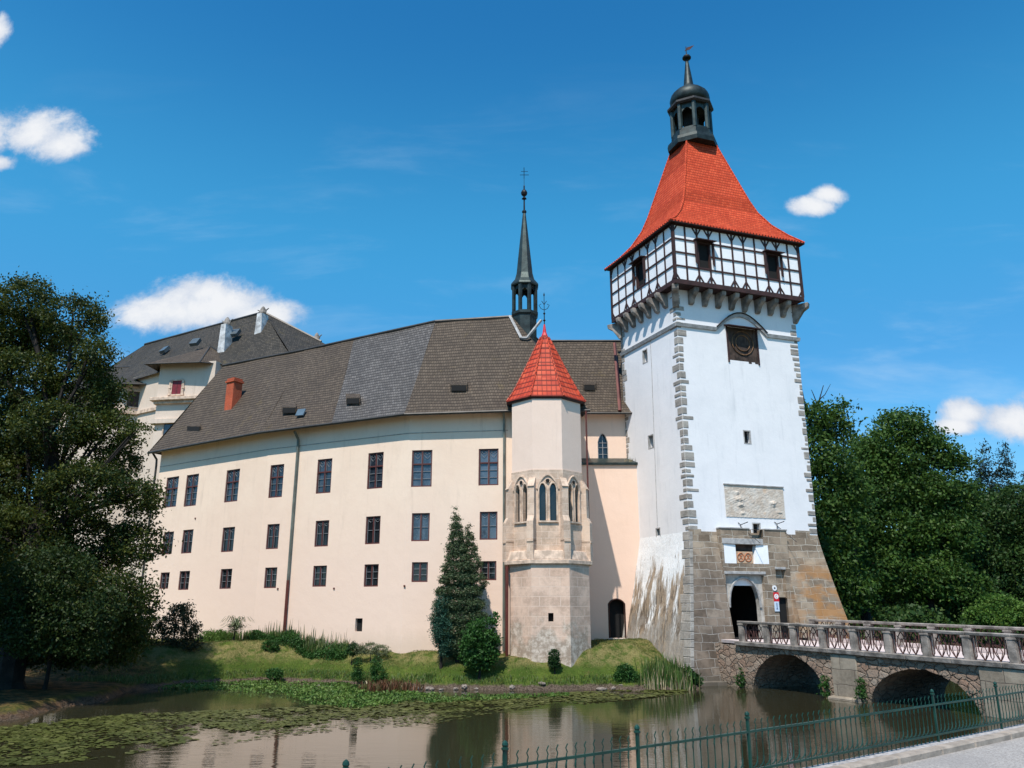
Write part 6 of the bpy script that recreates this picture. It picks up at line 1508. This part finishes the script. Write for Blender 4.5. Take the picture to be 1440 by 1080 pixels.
pads('lily_pads', x, y, .035, .12, M_lily, rng, 'carpet of yellow green lily pads floating on the moat at the left')
x, y = scatter([(300, 1000), (430, 992), (520, 988), (640, 984), (760, 976), (900, 968), (975, 966), (960, 976), (880, 984), (760, 993), (690, 998), (620, 1002), (560, 1006), (480, 1014), (400, 1022), (310, 1030)], 4600, rng, clump=.5)
pads('lily_pads', x, y, .05, .15, M_lily, rng, 'band of lily pads floating below the lawn from the facade to the tower')
x, y = scatter([(300, 1010), (520, 1004), (760, 992), (620, 1016), (440, 1030), (300, 1048)], 900, rng, clump=.1)
pads('duckweed', x, y, .03, .10, M_lily, rng, 'thin scattering of small floating leaves on open water', .02)
def upright(pxpoly, n, size, hmax, mat, name, label, rng, clump=1.0):
    x, y = scatter(pxpoly, n, rng, clump=clump); P = np.stack([x, y, rng.uniform(.02, hmax, len(x))], 1); V, F = rot_leaves(P, size, rng, .25, .6); return tagk(np_mesh(name, V, F, mat), label, 'water plants', kind='stuff')
upright([(120, 948), (280, 942), (400, 952), (520, 966), (600, 978), (560, 990), (500, 997), (440, 991), (400, 978), (300, 970), (200, 968), (120, 966)], 11500, .13, .15, M_wplant, 'water_plants', 'green leafy water plants along the left shore', rng, 1.5)
upright([(560, 973), (700, 978), (800, 975), (800, 979), (700, 984), (600, 989)], 1800, .12, .10, M_wplant, 'water_plants', 'green leafy water plants below the bank in the middle', rng, .7)
x = rng.normal(-5.9, .55, 700); y = rng.uniform(40.2, 42.4, 700); P = np.stack([x, y, rng.uniform(0, .1, 700)], 1)
tagk(blades('dock_plants', P, .42, .05, .6, M_redplant, rng), 'reddish brown dock plants standing in the shallow water', 'water plants', kind='stuff')
# fallen stick leaning out of the bank
mb = MB(); p0 = base_at(527, 42.6); mb.tube([p0 + Vector((.3, -.9, -.15)), p0 + Vector((0, -.3, .25)), p0 + Vector((-.3, .1, .65))], .05, 6, .03)
tagk(mb.build('dead_branch', M_dead), 'bare pale broken branch sticking out of the bank by the two shrubs', 'branch')
# stones on the muddy edge
rr = random.Random(12)
def stone(x, Y, s_, lab):
    bm = bmesh.new(); bmesh.ops.create_icosphere(bm, subdivisions=2, radius=1)
    sx_, sy_, sz_ = s_ * rr.uniform(.8, 1.5), s_ * rr.uniform(.6, 1.1), s_ * rr.uniform(.4, .6)
    for v in bm.verts: f = 1 + .22 * math.sin(v.co.x * 4 + x) * math.sin(v.co.y * 5 + Y) + rr.uniform(-.05, .05); v.co = Vector((v.co.x * sx_ * f, v.co.y * sy_ * f, v.co.z * sz_ * f))
    me = bpy.data.meshes.new('bank_stone'); bm.to_mesh(me); bm.free(); me.materials.append(M_rock); o_ = bpy.data.objects.new('bank_stone', me); COL.objects.link(o_)
    bb = base_at(x, Y); o_.location = (bb.x, bb.y, max(.02, bb.z) + sz_ * .3); o_.rotation_euler = (0, 0, rr.uniform(0, 6)); tagk(o_, lab, 'stone', 'stones on the muddy edge')
for x in (455, 470, 590, 604, 612, 625, 640, 655, 668, 720, 760, 845, 858, 872, 905, 925): stone(x + rr.uniform(-3, 3), 41.95 + rr.uniform(-.15, .3) + (1.4 if x < 500 else 0), rr.uniform(.09, .22), 'small grey brown stone lying on the muddy edge of the moat')
# grass growing on the copper ledge
rng2 = np.random.default_rng(8); c_ = L1(L1.px(887, 650)[0], zl + .12, -.2); P = np.array([[c_.x, c_.y, c_.z]]) + rng2.normal(size=(60, 3)) * [.22, .12, 0]
tagk(blades('grass_tuft', P, .38, .025, .8, M_dead, rng2), 'dry grass tuft growing on the copper ledge beside the tower', 'grass')
# weeds at the bridge foot
for (s_, dd, nm, lb_) in ((-.05, .25, 'wall_weed', 'green weed growing where the bridge meets the tower plinth'), (5.45, .3, 'wall_weed', 'green weed growing right of the first bridge arch'), (7.45, .3, 'wall_weed', 'green weed growing left of the second bridge arch')):
    c_ = BP(s_, .0, dd); k_ = int(s_ * 10) + 20
    tree(nm, lb_, 'weed', (c_.x, c_.y, 0.0), [((c_.x, c_.y, .35), (.22, .22, .35)), ((c_.x + .05, c_.y, .75), (.14, .14, .25))], 700, .10, M_bush, k_, (.02, .6), M_bark, .10, 12, .3, .4, limbs=False)
# --- park trees beyond the bridge
ftrees = [
 ('yellowish green deciduous tree rising directly right of the tower shaft', M_leafR, (26.5, 62), 61, 30, [(1150, 585, 24, 18), (1172, 600, 24, 20), (1140, 640, 30, 34), (1170, 660, 30, 34), (1150, 710, 38, 34), (1180, 740, 32, 38), (1160, 790, 40, 36), (1190, 830, 36, 30), (1185, 572, 10, 6), (1130, 760, 40, 60), (1195, 690, 20, 26)], 30000, .30),
 ('tall broad green park tree with airy domed top behind the bridge', M_leafR, (33.5, 66), 66, 31, [(1268, 596, 30, 18), (1240, 625, 30, 20), (1292, 618, 30, 18), (1215, 650, 26, 24), (1262, 650, 38, 22), (1318, 640, 28, 20), (1345, 655, 18, 14), (1235, 695, 44, 30), (1300, 690, 46, 28), (1350, 700, 26, 26), (1205, 735, 34, 36), (1265, 745, 50, 34), (1325, 750, 44, 34), (1230, 800, 50, 36), (1300, 810, 55, 36), (1345, 825, 40, 30)], 68000, .30),
 ('deep green tree filling the gap behind the broad park tree', M_leafR2, (42, 74), 76, 32, [(1225, 640, 22, 16), (1200, 625, 14, 14), (1210, 700, 40, 50), (1330, 720, 60, 50), (1270, 800, 80, 60), (1380, 760, 50, 60), (1190, 800, 50, 60)], 34000, .36),
 ('darker deciduous tree at the right edge beyond the bridge', M_leafR2, (46, 70), 70, 33, [(1395, 730, 34, 34), (1432, 720, 34, 40), (1375, 780, 40, 36), (1430, 790, 44, 40), (1395, 835, 50, 34), (1470, 740, 50, 60), (1480, 830, 60, 50)], 34000, .30)]
for lab, mt, (bx, by), Y, sd_, bl_, n_, sz in ftrees:
    ex = None
    if sd_ == 30: c_ = PY(1146, 600, 61); ex = [([c_, PY(1150, 570, 61), PY(1158, 542, 61)], .09, .03), ([PY(1150, 570, 61), PY(1144, 555, 61), PY(1141, 548, 61)], .05, .02), ([PY(1152, 562, 61), PY(1160, 555, 61), PY(1168, 540, 61)], .05, .015), ([PY(1140, 600, 61), PY(1130, 560, 61), PY(1124, 530, 61)], .09, .04)]
    tree('park_tree', lab, 'tree', (bx, by, gh(bx, by)), px_blobs(bl_, Y), n_, sz, mt, sd_, (.40, 14), M_bark, .95, 26, group='park trees beyond the bridge', extra=ex, shell=.6)
def spruce(x, ytop, ybot, hw, Y, lab, seed):
    bl_ = []; n = 13
    for i in range(n):
        f = i / (n - 1); y = ytop + (ybot - ytop) * f; w = 2 + hw * f ** .9
        bl_.append((x, y, w * .5, 6 + 5 * f)); bl_ += [(x - w * .6, y + 3, w * .42, 5 + 2 * f, 1), (x + w * .6, y + 5, w * .42, 5 + 2 * f, -1)]
    bb = base_at(x, Y); tree('spruce_tree', lab, 'conifer', (bb.x, bb.y, bb.z), px_blobs(bl_, Y), 16000, .30, M_leafD, seed, (.3, 14), M_bark, .6, 18, 0, .3, 'spruces at the right edge', limbs=False)
spruce(1384, 618, 800, 44, 74, 'dark spruce with the highest tip left of the other spruce', 41); spruce(1412, 620, 800, 46, 76, 'dark spruce with a blunt top between its two neighbours', 42); spruce(1446, 655, 820, 46, 72, 'lowest dark spruce at the right picture edge', 43)
bb = base_at(1405, 56)
tree('light_shrub', 'bright yellow green rounded shrub just beyond the bridge at the right', 'shrub', (bb.x, bb.y, bb.z), px_blobs([(1402, 852, 26, 16), (1425, 862, 26, 18), (1380, 865, 22, 12), (1405, 872, 40, 14)], 56), 9000, .20, M_leafY, 51, (.1, 4), M_bark, .4, 18)
# distant woodland edge closing the horizon
rngf = np.random.default_rng(21); n = 60000; th = rngf.uniform(-1.35, 1.35, n); R_ = rngf.uniform(115, 150, n); hh = 9 + 3 * np.sin(th * 9) + 2 * np.sin(th * 23 + 1) + 1.5 * np.sin(th * 51)
P = np.stack([np.sin(th) * R_, np.cos(th) * R_, 1.5 + rngf.uniform(0, 1, n) ** .8 * hh], 1); V, F = rot_leaves(P, 1.5, rngf, 0, .8)
tagk(np_mesh('distant_wood', V, F, M_leafR2), 'far wood closing the view behind the castle park', 'wood', kind='stuff')
# understorey hedge below the park trees
n = 26000; X = rngf.uniform(16, 60, n); Y = 52 + X * .25 + rngf.uniform(0, 6, n); P = np.stack([X, Y, 1.2 + rngf.uniform(0, 1, n) * (2.2 + .8 * np.sin(X * .9))], 1); n = 16000; X = rngf.uniform(16, 38, n); Y = np.interp(X, [16, 19, 24, 38], [48.5, 50, 55, 55]) + rngf.uniform(-.6, 2.2, n); P = np.vstack([P, np.stack([X, Y, rngf.uniform(.02, 2.6, n)], 1)])
V, F = rot_leaves(P, .36, rngf, 0, .7)
tagk(np_mesh('undergrowth', V, F, M_leafR2), 'dark undergrowth below the park trees beyond the bridge', 'undergrowth', kind='stuff')
